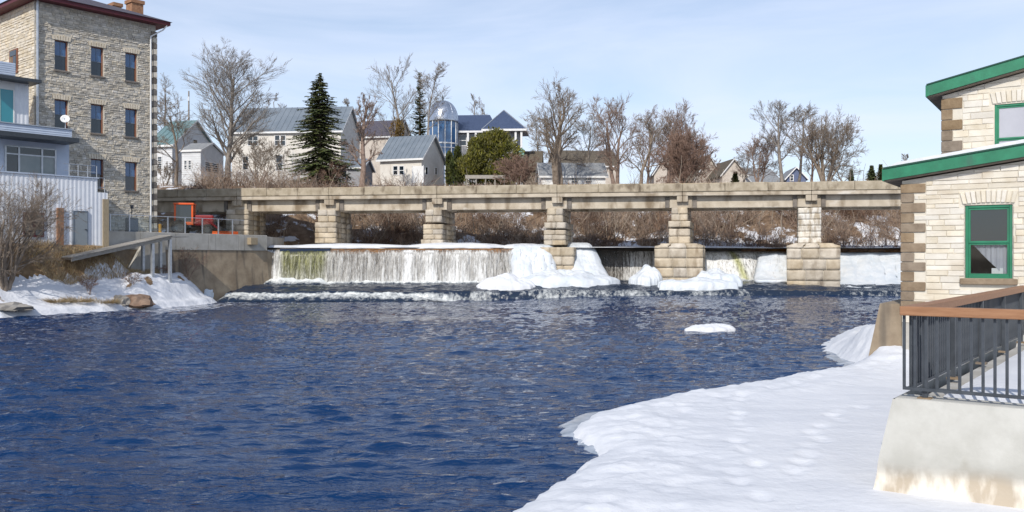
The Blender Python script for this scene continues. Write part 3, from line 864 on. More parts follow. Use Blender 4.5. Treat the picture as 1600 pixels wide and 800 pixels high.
w = MB().box(mx_(36, OUT), mx_(68, OUT), -OUT - 0.09, -OUT, mz_(370, 50, OUT), mz_(332, 50, OUT)).build('window', M_redwood, annex)
for i in range(2):
    a, b = lerp(mx_(36, OUT), mx_(68, OUT), i / 2) + 0.08, lerp(mx_(36, OUT), mx_(68, OUT), (i + 1) / 2) - 0.08
    MB().box(a, b, -OUT - 0.115, -OUT - 0.09, mz_(370, 50, OUT) + 0.1, mz_(332, 50, OUT) - 0.1).build('pane', M_glass, w)
# glazed middle storey
O2 = 3.6
xa, xb = mx_(-40, O2), mx_(108, O2)
za, zc = zt1 + 0.02, mz_(222, 100, O2)
MB().box(xa, xb, -O2, -0.15, za, zc).build('middle_storey', M_bluesiding, annex)
g0, g1 = mx_(8, O2), mx_(86, O2)
zg0, zg1, zgm = mz_(271, 50, O2), mz_(231, 50, O2), mz_(243, 50, O2)
fr = MB()
us = [g0, mx_(29, O2), mx_(65, O2), g1]
for u in us: fr.box(u - 0.05, u + 0.05, -O2 - 0.10, -O2, zg0, zg1)
for z in (zg0, zgm, zg1):
    for a, b in zip(us[:-1], us[1:]): fr.box(a + 0.05, b - 0.05, -O2 - 0.09, -O2, z - 0.04, z + 0.04)
w = fr.build('window', M_steel, annex)
M_curtain = mat('curtained_glass', (0.16, 0.20, 0.21), (0.24, 0.27, 0.27), rough=0.15, scale=0.6, spec=0.7)
for i, (a, b) in enumerate(zip(us[:-1], us[1:])):
    MB().box(a + 0.05, b - 0.05, -O2 - 0.03, -O2 - 0.004, zg0 + 0.04, zgm - 0.04).build('pane', M_glass if i == 0 else M_curtain, w)
    MB().box(a + 0.05, b - 0.05, -O2 - 0.03, -O2 - 0.004, zgm + 0.04, zg1 - 0.04).build('pane', M_glass, w)
def lap_siding(xa, xb, yf, z0, z1, name, m):
    mb = MB(); z = z0
    while z < z1 - 0.02:
        h = min(0.13, z1 - z)
        mb.hexa([(xa, yf - 0.03, z), (xb, yf - 0.03, z), (xb, yf + 0.05, z), (xa, yf + 0.05, z), (xa, yf - 0.005, z + h), (xb, yf - 0.005, z + h), (xb, yf + 0.05, z + h), (xa, yf + 0.05, z + h)])
        z += h
    o = mb.build(name, m, annex); return o
O3 = 4.9
pa, pb = mx_(-60, O3), mx_(111, O3)
zs0, zs1 = mz_(222, 100, O3), mz_(215, 100, O3)
zp1 = mz_(203, 108, O3)
MB().box(pa, mx_(119, O3), -O3 - 0.45, -0.15, zs0, zs1).build('canopy', M_darkmetal, annex)
lap_siding(pa, pb, -O3 - 0.1, zs1 + 0.004, zp1, 'parapet', M_bluesiding)
MB().box(pb - 0.12, pb, -O3 + 0.0, -0.6, zs1 + 0.004, zp1 - 0.02).build('parapet', M_bluesiding, annex)
MB().box(pa, pb + 0.04, -O3 - 0.18, -O3 + 0.1, zp1, zp1 + 0.05).build('parapet_cap', M_steel, annex)
# small top storey with teal glass
O4 = 1.8
t0, t1 = mx_(-40, O4), mx_(45, O4)
zt0, ztt = zs1 + 0.01, mz_(131, 40, O4)
MB().box(t0, t1, -O4, -0.15, zt0, ztt).build('upper_storey', M_white, annex)
mbp = MB(); corr(mbp, mx_(23, O4), t1 - 0.02, -O4 - 0.02, zt0 + 0.05, ztt - 0.05); mbp.build('ribbed_panel', M_whitemetal, annex)
MB().box(mx_(-30, O4), mx_(20, O4), -O4 - 0.06, -O4, mz_(196, 10, O4), mz_(140, 10, O4)).build('glass_door', M_teal, annex)
MB().box(mx_(20, O4), mx_(22, O4), -O4 - 0.10, -O4, mz_(196, 10, O4), mz_(140, 10, O4)).box(mx_(-2, O4), mx_(-0.5, O4), -O4 - 0.09, -O4 - 0.061, mz_(196, 10, O4), mz_(140, 10, O4)).build('door_frame', M_white, annex)
MB().box(t0, mx_(55, O4), -O4 - 1.0, -0.15, ztt + 0.003, ztt + 0.2).build('canopy', M_darkmetal, annex)
lap_siding(t0, mx_(24, O4 + .5), -O4 - 0.5, ztt + 0.204, mz_(101, 20, O4), 'parapet', M_bluesiding)
# deck railing on the metal storey
rl = MB(); zr0 = zt1 + 0.06
for px in (108, 122, 137, 151):
    u = mx_(px, OUT - 0.2); rl.tube([(u, -OUT + 0.2, zr0), (u, -OUT + 0.2, zr0 + 0.75)], 0.025, 6)
for dz in (0.35, 0.75):
    rl.tube([(mx_(100, OUT - 0.2), -OUT + 0.2, zr0 + dz), (xs_, -OUT + 0.2, zr0 + dz)], 0.022, 6)
for u in (xs_ + 0.08, xr - 0.1): rl.tube([(u, -OUT + 0.2, zt2), (u, -OUT + 0.2, zt2 + 0.95)], 0.025, 6)
for dz in (0.35, 0.95): rl.tube([(xs_ + 0.08, -OUT + 0.2, zt2 + dz), (xr - 0.1, -OUT + 0.2, zt2 + dz)], 0.022, 6)
rl.build('railing', M_steel, annex)

# satellite dish on the parapet
du = mx_(102, O3); dzz = mz_(188, 102, O3)
def mworld(x, y, z):
    return (MN_[0] + MD[0] * x - MNn[0] * y, MN_[1] + MD[1] * x - MNn[1] * y, MB_Z + z)
dish = thing('satellite_dish', 'small white satellite dish on the pale blue parapet', 'satellite dish', mworld(du, -O3, zp1 + 0.05), math.radians(20))
hh = dzz - zp1
mb = MB(); mb.lathe([(0.0, 0.0), (0.10, 0.012), (0.2, 0.05), (0.27, 0.10), (0.272, 0.085), (0.2, 0.035), (0.0, -0.02)], 20)
dd = mb.build('reflector', M_white, dish, True); dd.location = (0, 0, hh); dd.rotation_euler = (math.radians(65), 0, 0)
MB().tube([(0, 0.05, 0), (0, 0.05, hh)], 0.025, 6).tube([(0, 0.05, hh - 0.1), (0, -0.35, hh - 0.02)], 0.012, 5).box(-0.04, 0.04, -0.4, -0.33, hh - 0.05, hh + 0.03).build('bracket', M_steel, dish)

# ------------------------------------------------------------------ retaining wall of the terrace
TROT = math.atan2(TD[1], TD[0])
wall = thing('retaining_wall', 'concrete retaining wall below the terrace, pale band over stained lower face', 'wall', (TW0[0], TW0[1], 0), TROT)
TL = _l
zbnd = Z(391, 65)
nseg = 5
for i in range(nseg):
    a, b = lerp(-0.4, TL, i / nseg), lerp(-0.4, TL, (i + 1) / nseg)
    bevel(MB().box(a + 0.006, b - 0.006, -0.05, 0.6, zbnd, TERR).build('wall_band', M_concrete, wall), 0.02)
MB().hexa([(-0.4, -0.35, -1), (TL + 0.1, -0.35, -1), (TL + 0.1, 0.7, -1), (-0.4, 0.7, -1), (-0.4, 0.02, zbnd - .003), (TL, 0.02, zbnd - .003), (TL, 0.6, zbnd - .003), (-0.4, 0.6, zbnd - .003)]).build('lower_face', M_conc_dark, wall)
ub = tpx(TW0, TD, 391)
bevel(MB().box(ub - 0.35, ub + 0.35, -0.45, -0.05, TERR - 0.75, TERR - 0.22).build('outlet_box', M_post, wall), 0.02)
MB().hexa([(TL - 0.2, -0.3, -1), (TL + 1.6, -0.3, -1), (TL + 1.6, 1.2, -1), (TL - 0.2, 1.2, -1), (TL, 0.0, zbnd), (TL + 1.0, 0.2, zbnd - 0.2), (TL + 1.0, 1.0, zbnd - 0.2), (TL, 1.0, zbnd)]).build('end_rock', M_conc_dark, wall)

gr = thing('glass_railing', 'glass panel railing with steel posts along the terrace edge', 'railing', (TW0[0], TW0[1], TERR), TROT)
pxs = [172, 202, 234, 262, 289, 316, 341, 363]
us = [tpx((TW0[0] - TN[0] * .25, TW0[1] - TN[1] * .25), TD, q) for q in pxs]
for u in us:
    MB().box(u - 0.035, u + 0.035, 0.21, 0.29, 0, 1.08).build('post', M_steel, gr)
for a, b in zip(us[:-1], us[1:]):
    MB().box(a + 0.05, b - 0.05, 0.243, 0.257, 0.08, 1.0).build('glass_panel', M_clear, gr)
MB().box(us[0] - 0.05, us[-1] + 1.1, 0.22, 0.28, 1.085, 1.13).build('handrail', M_steel, gr)

# ------------------------------------------------------------------ things on the terrace
TY = 67.4
tr = thing('compact_tractor', 'orange compact tractor with boxy glazed cab parked under the bridge end', 'tractor', (X(287, TY), TY, TERR - 0.05), math.radians(12))
cab = MB()
cz0, cz1 = Z(349, TY) - TERR + .05, Z(317, TY) - TERR + .05
cw = 0.62
for sx in (-1, 1):
    for sy in (0, 1.1):
        cab.box(sx * cw - 0.07, sx * cw + 0.07, sy - 0.06, sy + 0.06, cz0 + 0.12, cz1 - 0.14)
cab.box(-cw - 0.07, cw + 0.07, -0.06, 1.16, cz0 - 0.12, cz0 + 0.12).box(-cw - 0.10, cw + 0.12, -0.14, 1.25, cz1 - 0.14, cz1)
c = bevel(cab.build('cab', M_orange, tr), 0.03, 2)
MB().box(-cw + 0.075, cw - 0.075, -0.02, 0.0, cz0 + 0.125, cz1 - 0.145).box(cw - 0.01, cw + 0.01, 0.065, 1.035, cz0 + 0.125, cz1 - 0.145).build('window', M_glass, c)
bevel(MB().box(-0.6, 0.6, -0.2, 1.4, 0.55, cz0 - 0.125).build('chassis', M_darkmetal, tr), 0.05)
bevel(MB().box(0.72, 2.1, 0.15, 0.95, 0.75, 1.55).build('hood', M_red, tr), 0.10, 2)
MB().box(0.9, 1.0, 0.5, 0.6, 1.55, 1.95).build('exhaust', M_darkmetal, tr)
for xw, r_ in ((-0.25, 0.58), (1.75, 0.42)):
    for yw in (-0.45, 1.25):
        wv = MB().lathe([(r_ * 0.55, -0.14), (r_ * 0.94, -0.16), (r_, -0.1), (r_, 0.1), (r_ * 0.94, 0.16), (r_ * 0.55, 0.14)], 20).build('wheel', M_rubber, tr)
        wv.location = (xw, yw, r_); wv.rotation_euler = (PI / 2, 0, 0)
        MB().lathe([(0.0, -0.10), (r_ * 0.56, -0.12), (r_ * 0.56, 0.12), (0, 0.10)], 14).build('rim', M_darkmetal, wv)
MB().tube([(0.8, -0.35, 0.9), (1.6, -0.35, 1.25), (2.7, -0.35, 0.35)], 0.07, 6).tube([(0.8, 1.05, 0.9), (1.6, 1.05, 1.25), (2.7, 1.05, 0.35)], 0.07, 6).build('loader_arm', M_red, tr)
MB().prism([(2.6, 0.08), (3.2, 0.05), (3.2, 0.12), (2.75, 0.18), (2.68, 0.7), (2.6, 0.7)], 'y', -0.5, 1.2).build('bucket', M_darkmetal, tr)
_u = tpx((TW0[0] - TN[0] * 1.1, TW0[1] - TN[1] * 1.1), TD, 352)
sl = thing('orange_sled', 'low orange plastic sled lying behind the glass railing', 'sled', (TW0[0] - TN[0] * 1.1 + TD[0] * _u, TW0[1] - TN[1] * 1.1 + TD[1] * _u, TERR - 0.05), TROT)
bevel(MB().taper(-0.75, 0.75, -0.3, 0.3, 0.02, 0.10, -0.1, -0.1, -0.06, -0.06).build('tray', M_orange, sl), 0.02)
MB().box(-0.9, 0.9, -0.38, -0.32, 0.09, 0.30).box(-0.9, 0.9, 0.32, 0.38, 0.09, 0.30).box(-0.9, -0.84, -0.32, 0.32, 0.1, 0.30).box(0.84, 0.9, -0.32, 0.32, 0.1, 0.30).build('rim', M_orange, sl)
_p = (X(250, 65.2), 65.2)
bo = thing('yellow_bollard', 'yellow steel bollard at the foot of the stone mill corner', 'bollard', (_p[0], _p[1], TERR - .05))
MB().tube([(0, 0, 0), (0, 0, 0.78)], 0.11, 12).build('post', M_yellow, bo)
MB().lathe([(0.112, 0.78), (0.10, 0.83), (0.05, 0.87), (0, 0.88)], 12).build('cap', M_darkmetal, bo)
_p = (X(206, 61.7), 61.7)
eb = thing('utility_cabinet', 'dark utility cabinet with meter against the lower mill wall', 'cabinet', (_p[0], _p[1], TERR - .05), MROT)
bevel(MB().box(-0.35, 0.35, -0.25, 0.25, 0.0, 1.05).build('housing', M_darkmetal, eb), 0.02)
MB().box(-0.3, 0.3, -0.275, -0.25, 0.1, 0.95).build('door', M_winsash, eb)
MB().tube([(0, 0, 1.05), (0, 0, 1.7)], 0.03, 6).tube([(0, -0.02, 1.7), (0, -0.02, 1.95)], 0.11, 10).build('meter', M_darkmetal, eb)

# ------------------------------------------------------------------ plank ramp down the left bank
RA = Vector((X(103, 53.9), 53.9, Z(402, 53.9))); RBp = Vector((X(259, 60.2), 60.2, Z(368, 60.2)))
rv = RBp - RA; rlen = rv.length; rh = math.hypot(rv.x, rv.y)
ramp = thing('plank_ramp', 'weathered plank gangway sloping down from the terrace to the snowy bank', 'ramp', RA, math.atan2(rv.y, rv.x))
slope = math.atan2(rv.z, rh)
npk = 30
pm = MB().box(-0.105, 0.105, -0.65, 0.65, -0.025, 0.025)
me0 = None
for i in range(npk):
    s = (i + 0.5) / npk
    if me0 is None:
        o = pm.build('plank', M_wood, ramp); me0 = o.data
    else:
        o = bpy.data.objects.new('plank', me0); COL.objects.link(o); o.parent = ramp
    o.location = (rh * s, 0.0, rv.z * s); o.rotation_euler = (0, -slope, random.uniform(-.01, .01))
for sy in (-0.55, 0.5):
    MB().hexa([(0, sy, -0.25), (rh, sy, rv.z - 0.25), (rh, sy + 0.07, rv.z - 0.25), (0, sy + 0.07, -0.25), (0, sy, -0.04), (rh, sy, rv.z - 0.04), (rh, sy + 0.07, rv.z - 0.04), (0, sy + 0.07, -0.04)]).build('stringer', M_wood, ramp)
MB().box(rh, rh + 1.4, -0.65, 0.65, rv.z - 0.10, rv.z - 0.03).build('landing', M_wood, ramp)
for fx in (0.80, 0.99):
    for sy in (-0.5, 0.45):
        MB().box(rh * fx - 0.09, rh * fx + 0.09, sy - 0.09, sy + 0.09, -2.2, rv.z * fx - 0.26).build('post', M_steel, ramp)
MB().hexa([(rh * .62, 0.75, -1.6), (rh * 1.1, 0.75, -1.6), (rh * 1.1, 1.5, -1.6), (rh * .62, 1.5, -1.6), (rh * .86, 0.95, 0.9), (rh * 1.1, 0.95, 0.9), (rh * 1.1, 1.5, 0.9), (rh * .86, 1.5, 0.9)]).build('sloped_slab', M_concrete, ramp)

# ------------------------------------------------------------------ railway bridge
BROT = math.atan2(BD[1], BD[0])
bridge = thing('railway_bridge', 'concrete railway trestle bridge on stone piers crossing above the dam', 'bridge', (BO[0], BO[1], 0), BROT)
bu = lambda px: tpx(BO, BD, px)
def bY(px): return BO[1] + BD[1] * bu(px)
zt, zc1, zl1, zg1, zg0 = [Z(q, 72.0) for q in (290.5, 303.5, 309.5, 313, 327.5)]
joints = [bu(236), bu(372), bu(516), bu(684), bu(871), bu(1066), bu(1267), bu(1470), bu(1640)]
rnd = random.Random(4)
for k, (a, b) in enumerate(zip(joints[:-1], joints[1:])):
    n = 3
    for i in range(n):
        u0, u1 = lerp(a, b, i / n) + 0.008, lerp(a, b, (i + 1) / n) - 0.008
        dy = rnd.uniform(-0.02, 0.02)
        bevel(MB().box(u0, u1, -0.42 + dy, 0.1, zc1 + 0.004, zt + rnd.uniform(-0.03, 0.03)).build('curb', M_conc_curb, bridge), 0.04)
    bevel(MB().box(a + 0.015, b - 0.015, -0.34, 5.35, zl1, zc1).build('deck_slab', M_conc_bridge, bridge), 0.03)
    MB().box(a + 0.01, b - 0.01, 4.9, 5.4, zc1 + 0.004, zt - 0.05).build('curb', M_conc_curb, bridge)
    for y0 in (0.22, 4.2):
        bevel(MB().box(a + 0.35, b - 0.35, y0, y0 + 0.65, zg0, zl1 - 0.003).build('girder', M_conc_bridge, bridge), 0.03)
    MB().box(a + 0.01, b - 0.01, 0.12, 4.88, zc1 + 0.004, zt + 0.03).build('ballast', M_drygrass, bridge)
for k, u in enumerate(joints[1:-2]):
    for s, (w0, w1) in enumerate(((-0.42, -0.015), (0.015, 0.42))):
        bevel(MB().box(u + w0, u + w1, -0.30, 0.2, zg1 - 0.28, zl1 - 0.004).build('corbel', M_conc_bridge, bridge), 0.02)
    bevel(MB().box(u - 0.95, u + 0.75, 0.06, 5.0, zg0 + 0.0, zg1 - 0.05).build('bearing_block', M_conc_bridge, bridge), 0.03)
    for sx in (-1.15, 0.95):
        MB().box(u + sx - 0.16, u + sx + 0.16, 0.10, 0.24, zg0 + 0.03, zl1 - 0.02).build('bracket', M_quoin_dark, bridge)

def W0_(a, b): return b - a
def pier(px_c, tiers, skew, m, seed, length=5.2):
    """tiers: (px0, px1, ytop, ybot, forward) from the top down"""
    rnd = random.Random(seed)
    u = bu(px_c); Yc = bY(px_c) - 0.1
    core = MB()
    plan = []
    for (a, b, yt, yb, fw, shoulder) in tiers:
        Yf = Yc - fw
        x0, x1 = X(a, Yf) - X(px_c, Yf), X(b, Yf) - X(px_c, Yf)
        z0, z1 = Z(yb, Yf), Z(yt, Yf)
        plan.append((x0, x1, z0, z1, -fw, shoulder))
    for (x0, x1, z0, z1, y0, sh) in plan:
        core.box(x0 + 0.09, x1 - 0.09, y0 + 0.09, y0 + length + (-y0) - 0.1, z0 + 0.002, z1 - 0.03 - ((z1 - z0) * 0.8 if sh > 0.08 else 0))
    c = core.build('pier', M_mortar if m is not M_pier_white else m, bridge)
    c.location = (u, 0.0, 0); c.rotation_euler = (0, 0, -math.atan(skew) - BROT)
    for (x0, x1, z0, z1, y0, sh) in plan:
        H = z1 - z0
        nc = max(1, round(H / (0.48 if W0_(x0, x1) < 2.2 else 0.82)))
        L = length - y0
        for r in range(nc):
            ca, cb = z0 + H * r / nc, z0 + H * (r + 1) / nc
            W = x1 - x0
            nx = 1 if W < 1.2 else (2 if W < 2.6 else 3)
            if nx > 1 and r % 2: nx -= 1 if W < 2.6 and rnd.random() < .6 else 0
            cuts = [0] + sorted(min(max((i + rnd.uniform(-.22, .22)) / nx, .15), .85) for i in range(1, nx)) + [1]
            ny = 3
            inset = 0.0
            for i in range(nx):
                for j in range(ny):
                    a, b = x0 + inset + (W - 2 * inset) * cuts[i], x0 + inset + (W - 2 * inset) * cuts[i + 1]
                    ya, yb_ = y0 + inset + (L - inset) * j / ny, y0 + inset + (L - inset) * (j + 1) / ny
                    me = rough_block_mesh(b - a - 0.012, yb_ - ya - 0.012, cb - ca - 0.012, rnd.randint(0, 99999), 0.011, 4 if j == 0 else 2)
                    if sh > 0.08:
                        for vt in me.vertices:
                            if vt.co.z > (cb - ca) * 0.5:
                                xp = vt.co.x + (a + b) / 2
                                vt.co.x = (x0 + x1) / 2 + (xp - (x0 + x1) / 2) * (1 - 2 * sh / W) - (a + b) / 2
                                if j == 0: vt.co.y += sh * 0.6 * (1 - (vt.co.y + (yb_ - ya) / 2) / (yb_ - ya))
                    ob = link('stone_block', me, m, c)
                    ob.location = ((a + b) / 2, (ya + yb_) / 2 + rnd.uniform(-.02, .02), ca + 0.006)
    return c
pier(378, [(352, 388, 327, 368, 0, 0)], 0.10, M_pier, 1, 4.0)
pier(512, [(496, 524.5, 327, 347, 0.0, 0), (492, 526, 347, 380, 0.12, 0)], 0.07, M_pier, 2)
pier(679, [(664, 690, 327, 347.5, 0, 0), (661, 692, 350, 374, 0.12, 0), (658, 694, 374, 384, 0.3, 0)], 0.15, M_pier, 3)
pier(868, [(854, 879.5, 325, 347, 0, 0), (850.5, 884, 347, 357, 0.2, 0), (849.5, 884, 359, 383, 0.12, 0), (847, 900, 386, 444, 1.2, 0)], 0.19, M_pier, 4)
pier(1062, [(1049, 1074, 324, 345, 0, 0), (1044.5, 1078.5, 345, 355, 0.22, 0.05), (1045, 1078, 357, 381, 0.12, 0), (1024.5, 1099.5, 380, 388, 1.3, 0.42), (1024.5, 1099.5, 388, 449, 1.3, 0)], 0.26, M_pier, 5)
pier(1265, [(1247.5, 1282.5, 324, 380, 0.0, 0)], 0.30, M_pier_white, 6)
pier(1265.01, [(1230, 1310, 379.5, 388, 1.3, 0.45), (1230, 1310, 388, 456, 1.3, 0)], 0.30, M_pier, 7)

# ------------------------------------------------------------------ dam and weir boards
def sub(mb, loc):
    mb.v = [(x - loc[0], y - loc[1], z - loc[2]) for x, y, z in mb.v]
    return mb
DL = ((DAM_X0 + DAM_X1) / 2, DAM_Y, 0.0)
dam = thing('dam', 'low concrete dam with rusty weir boards along its crest', 'dam', DL)
xr2 = 42.0
def dam_prof(Y):
    return [(Y + 0.05, CREST - 0.02), (Y + 1.0, CREST - 0.02), (Y + 1.6, -1.0), (Y - 0.25, -1.0)]
sub(MB().prism(dam_prof(DAM_Y), 'x', DAM_X0 - 1.2, DAM_X1 + 0.5), DL).build('dam_wall', M_damface, dam)
sub(MB().prism(dam_prof(DAM_Y2), 'x', DAM_X1 + 1.0, xr2), DL).build('dam_wall', M_damface, dam)
sub(MB().prism([(DAM_X1 + 0.0, DAM_Y + 0.6), (DAM_X1 + 2.5, DAM_Y2 + 0.2), (DAM_X1 + 2.5, DAM_Y2 + 1.5), (DAM_X1 - 1.5, DAM_Y + 1.5)], 'z', -1.0, CREST - 0.04), DL).build('dam_wall', M_damface, dam)
lipx0, lipx1 = X(438, DAM_Y), X(516, DAM_Y)
M_lip = mat('dark_smooth_water_lip', (0.012, 0.022, 0.045), rough=0.12, spec=0.6)
sub(MB().prism([(DAM_Y + 0.8, CREST + 0.06), (DAM_Y + 0.15, CREST + 0.05), (DAM_Y - 0.1, CREST - 0.04), (DAM_Y - 0.22, CREST - 0.2), (DAM_Y - 0.24, CREST - 0.42), (DAM_Y + 0.1, CREST - 0.42), (DAM_Y + 0.8, CREST - 0.3)], 'x', lipx0, lipx1), DL).build('water_lip', M_lip, dam, False)
x = lipx1 + 0.05; rnd = random.Random(8)
while x < DAM_X1 - 0.3:
    w = rnd.uniform(1.1, 1.7)
    b = MB().box(x, min(x + w - 0.02, DAM_X1), DAM_Y - 0.10 + rnd.uniform(-.02, .02), DAM_Y + 0.045, CREST - 0.42, CREST - 0.02 + rnd.uniform(-.03, .03))
    sub(b, DL).build('weir_board', M_weir, dam); x += w
for (pa_, pb_) in ((1158, 1232), (1312, 1420)):
    x, xe = X(pa_, DAM_Y2), X(pb_, DAM_Y2)
    while x < xe:
        w = rnd.uniform(0.8, 1.5)
        sub(MB().box(x, x + w - 0.02, DAM_Y2 - 0.16, DAM_Y2 + 0.045, CREST - 0.45, CREST + rnd.uniform(-.05, .04)), DL).build('weir_board', M_weir, dam); x += w

# ------------------------------------------------------------------ falling water: strands pouring over the crest
zf0, zf1 = 1.36, 1.5
def curtain_material():
    m = bpy.data.materials.new('falling_sheet'); m.use_nodes = True
    N, L = m.node_tree.nodes, m.node_tree.links
    p = N['Principled BSDF']; p.inputs['Roughness'].default_value = 0.35; p.inputs['IOR'].default_value = 1.33
    geo = N.new('ShaderNodeNewGeometry')
    def noise(sc, st, det, rough=.6):
        mp_ = N.new('ShaderNodeMapping'); mp_.inputs['Scale'].default_value = st
        L.new(geo.outputs['Position'], mp_.inputs['Vector'])
        n_ = N.new('ShaderNodeTexNoise'); n_.inputs['Scale'].default_value = sc; n_.inputs['Detail'].default_value = det; n_.inputs['Roughness'].default_value = rough
        L.new(mp_.outputs[0], n_.inputs['Vector']); return n_.outputs['Fac']
    def math_(op, a_, b_):
        k = N.new('ShaderNodeMath'); k.operation = op
        for i_, v_ in ((0, a_), (1, b_)):
            if isinstance(v_, (int, float)): k.inputs[i_].default_value = v_
            else: L.new(v_, k.inputs[i_])
        return k.outputs[0]
    n1 = noise(2.6, (2.2, 1.0, 0.16), 5, .65); n2 = noise(7.0, (2.0, 1.0, 0.45), 4, .7)
    de = N.new('ShaderNodeAttribute'); de.attribute_name = 'dens'
    gr_ = N.new('ShaderNodeAttribute'); gr_.attribute_name = 'green'
    t_ = math_('ADD', de.outputs['Fac'], math_('ADD', math_('MULTIPLY', math_('SUBTRACT', n1, 0.5), 1.5), math_('MULTIPLY', math_('SUBTRACT', n2, 0.5), 1.0)))
    al = N.new('ShaderNodeMapRange'); al.inputs[1].default_value = 0.12; al.inputs[2].default_value = 0.62; al.inputs[3].default_value = 0.10
    L.new(t_, al.inputs[0]); L.new(al.outputs[0], p.inputs['Alpha'])
    wr_ = N.new('ShaderNodeMapRange'); wr_.inputs[1].default_value = 0.30; wr_.inputs[2].default_value = 0.95
    L.new(t_, wr_.inputs[0])
    k1 = N.new('ShaderNodeMix'); k1.data_type = 'RGBA'; k1.inputs[6].default_value = (0.36, 0.34, 0.31, 1); k1.inputs[7].default_value = (0.84, 0.85, 0.84, 1)
    L.new(wr_.outputs[0], k1.inputs[0])
    k2 = N.new('ShaderNodeMix'); k2.data_type = 'RGBA'; k2.inputs[6].default_value = (0.10, 0.105, 0.02, 1); k2.inputs[7].default_value = (0.52, 0.52, 0.24, 1)
    L.new(wr_.outputs[0], k2.inputs[0])
    k3 = N.new('ShaderNodeMix'); k3.data_type = 'RGBA'
    L.new(gr_.outputs['Fac'], k3.inputs[0]); L.new(k1.outputs[2], k3.inputs[6]); L.new(k2.outputs[2], k3.inputs[7])
    L.new(k3.outputs[2], p.inputs['Base Color'])
    b_ = N.new('ShaderNodeBump'); b_.inputs['Strength'].default_value = 0.7; b_.inputs['Distance'].default_value = 0.08
    L.new(n1, b_.inputs['Height']); L.new(b_.outputs[0], p.inputs['Normal'])
    return m
M_curtain_w = curtain_material()
def curtain(name, x0, x1, Yd, zt_, zb_, reach, dens, green, seed, off=0.0):
    xs = np.arange(x0, x1, 0.05)
    me, XX, YY, ZZ = grid_mesh(xs, np.linspace(0, 1, 40), lambda a, b: zt_ + (zb_ - zt_) * b, name)
    fl = fbm(XX * 3.0, YY * 0.6, seed, 4, .6); big = fbm(XX * 0.7, YY * 0.4, seed + 3, 3)
    yv = Yd - 0.11 - off - reach * np.sqrt(YY) * (0.7 + 0.6 * big) - 0.28 * (fl - .5) * np.sqrt(YY)
    zv = ZZ - 0.10 * (fl - .5) * sstep(.7, 1, YY)
    me.vertices.foreach_set('co', np.stack([XX.ravel(), yv.ravel(), zv.ravel()], 1).astype(np.float32).ravel()); me.update()
    add_attr(me, 'dens', dens(XX, YY)); add_attr(me, 'green', green(XX, YY))
    return tag(link(name, me, M_curtain_w), kind='structure')
xa_, xb_ = X(414, DAM_Y), X(442, DAM_Y)
def dens_main(x, v):
    px = x / DAM_Y * FPX + CX
    base = np.interp(px, [410, 440, 446, 508, 520, 560, 610, 650, 740, 785, 806], [.70, .62, .40, .42, .42, .38, .46, .72, .74, .52, .40])
    bands = 0.55 * (vnoise(x * 1.6, x * 0 + 2, 171) - .45) * sstep(560, 620, px)
    return base + bands + 0.22 * v ** 1.5 - 0.25 * sstep(.12, 0.0, v)
def green_main(x, v):
    px = x / DAM_Y * FPX + CX
    return np.clip(sstep(436, 448, px) * sstep(516, 503, px) * (1.15 - 0.55 * v) + 0.12 * sstep(430, 440, px) * sstep(540, 515, px), 0, 1)
curtain('waterfall', xa_ - 0.2, DAM_X1 - 0.05, DAM_Y, CREST - 0.12, zf0 - 0.1, 0.55, dens_main, green_main, 181)
curtain('waterfall_spray', xa_ - 0.2, DAM_X1 - 0.05, DAM_Y, CREST - 0.3, zf0 - 0.1, 0.6, lambda x, v: dens_main(x, v) - 0.30 + 0.15 * v, lambda x, v: green_main(x, v) * .5, 187, 0.22)
def dens_r(x, v):
    px = x / DAM_Y2 * FPX + CX
    return np.interp(px, [930, 965, 985, 1030, 1095, 1110, 1165, 1185, 1235, 1290, 1320, 1380, 1430], [.05, .15, .46, .50, .58, .68, .58, .54, .60, .60, .52, .42, .55]) + 0.15 * v
def green_r(x, v):
    px = x / DAM_Y2 * FPX + CX
    return 0.9 * np.exp(-((px - 1141 - 12 * v) / 6) ** 2)
curtain('side_waterfall', X(935, DAM_Y2), X(1032, DAM_Y2), DAM_Y2, CREST - 0.2, zf1 - 0.15, 0.5, dens_r, green_r, 191)
curtain('side_waterfall', X(1095, DAM_Y2), X(1250, DAM_Y2), DAM_Y2, CREST - 0.22, zf1 - 0.15, 2.2, dens_r, green_r, 193)
curtain('side_waterfall', X(1295, DAM_Y2), X(1430, DAM_Y2), DAM_Y2, CREST - 0.40, zf1 - 0.15, 1.2, dens_r, green_r, 197)

# smooth olive sheet of water under the dark lip
M_olive = mat('olive_water_sheet', (0.055, 0.058, 0.012), (0.19, 0.185, 0.05), rough=0.2, scale=2.2, stretch=(2.5, 1, 0.35), spec=0.5, bump=0.4, bscale=5, coord='World')
me, XX, YY, ZZ = grid_mesh(np.linspace(xb_ - 0.1, lipx1 + 0.15, 60), np.linspace(0, 1, 20), lambda a, b: CREST - 0.35 + (zf0 - CREST + 0.35) * b, 'water_sheet')
yv = DAM_Y - 0.08 - 0.35 * np.sqrt(YY) + 0.06 * fbm(XX * 4, YY * 1.0, 161, 3)
me.vertices.foreach_set('co', np.stack([XX.ravel(), yv.ravel(), ZZ.ravel()], 1).astype(np.float32).ravel()); me.update()
tag(link('water_sheet', me, M_olive), kind='structure')

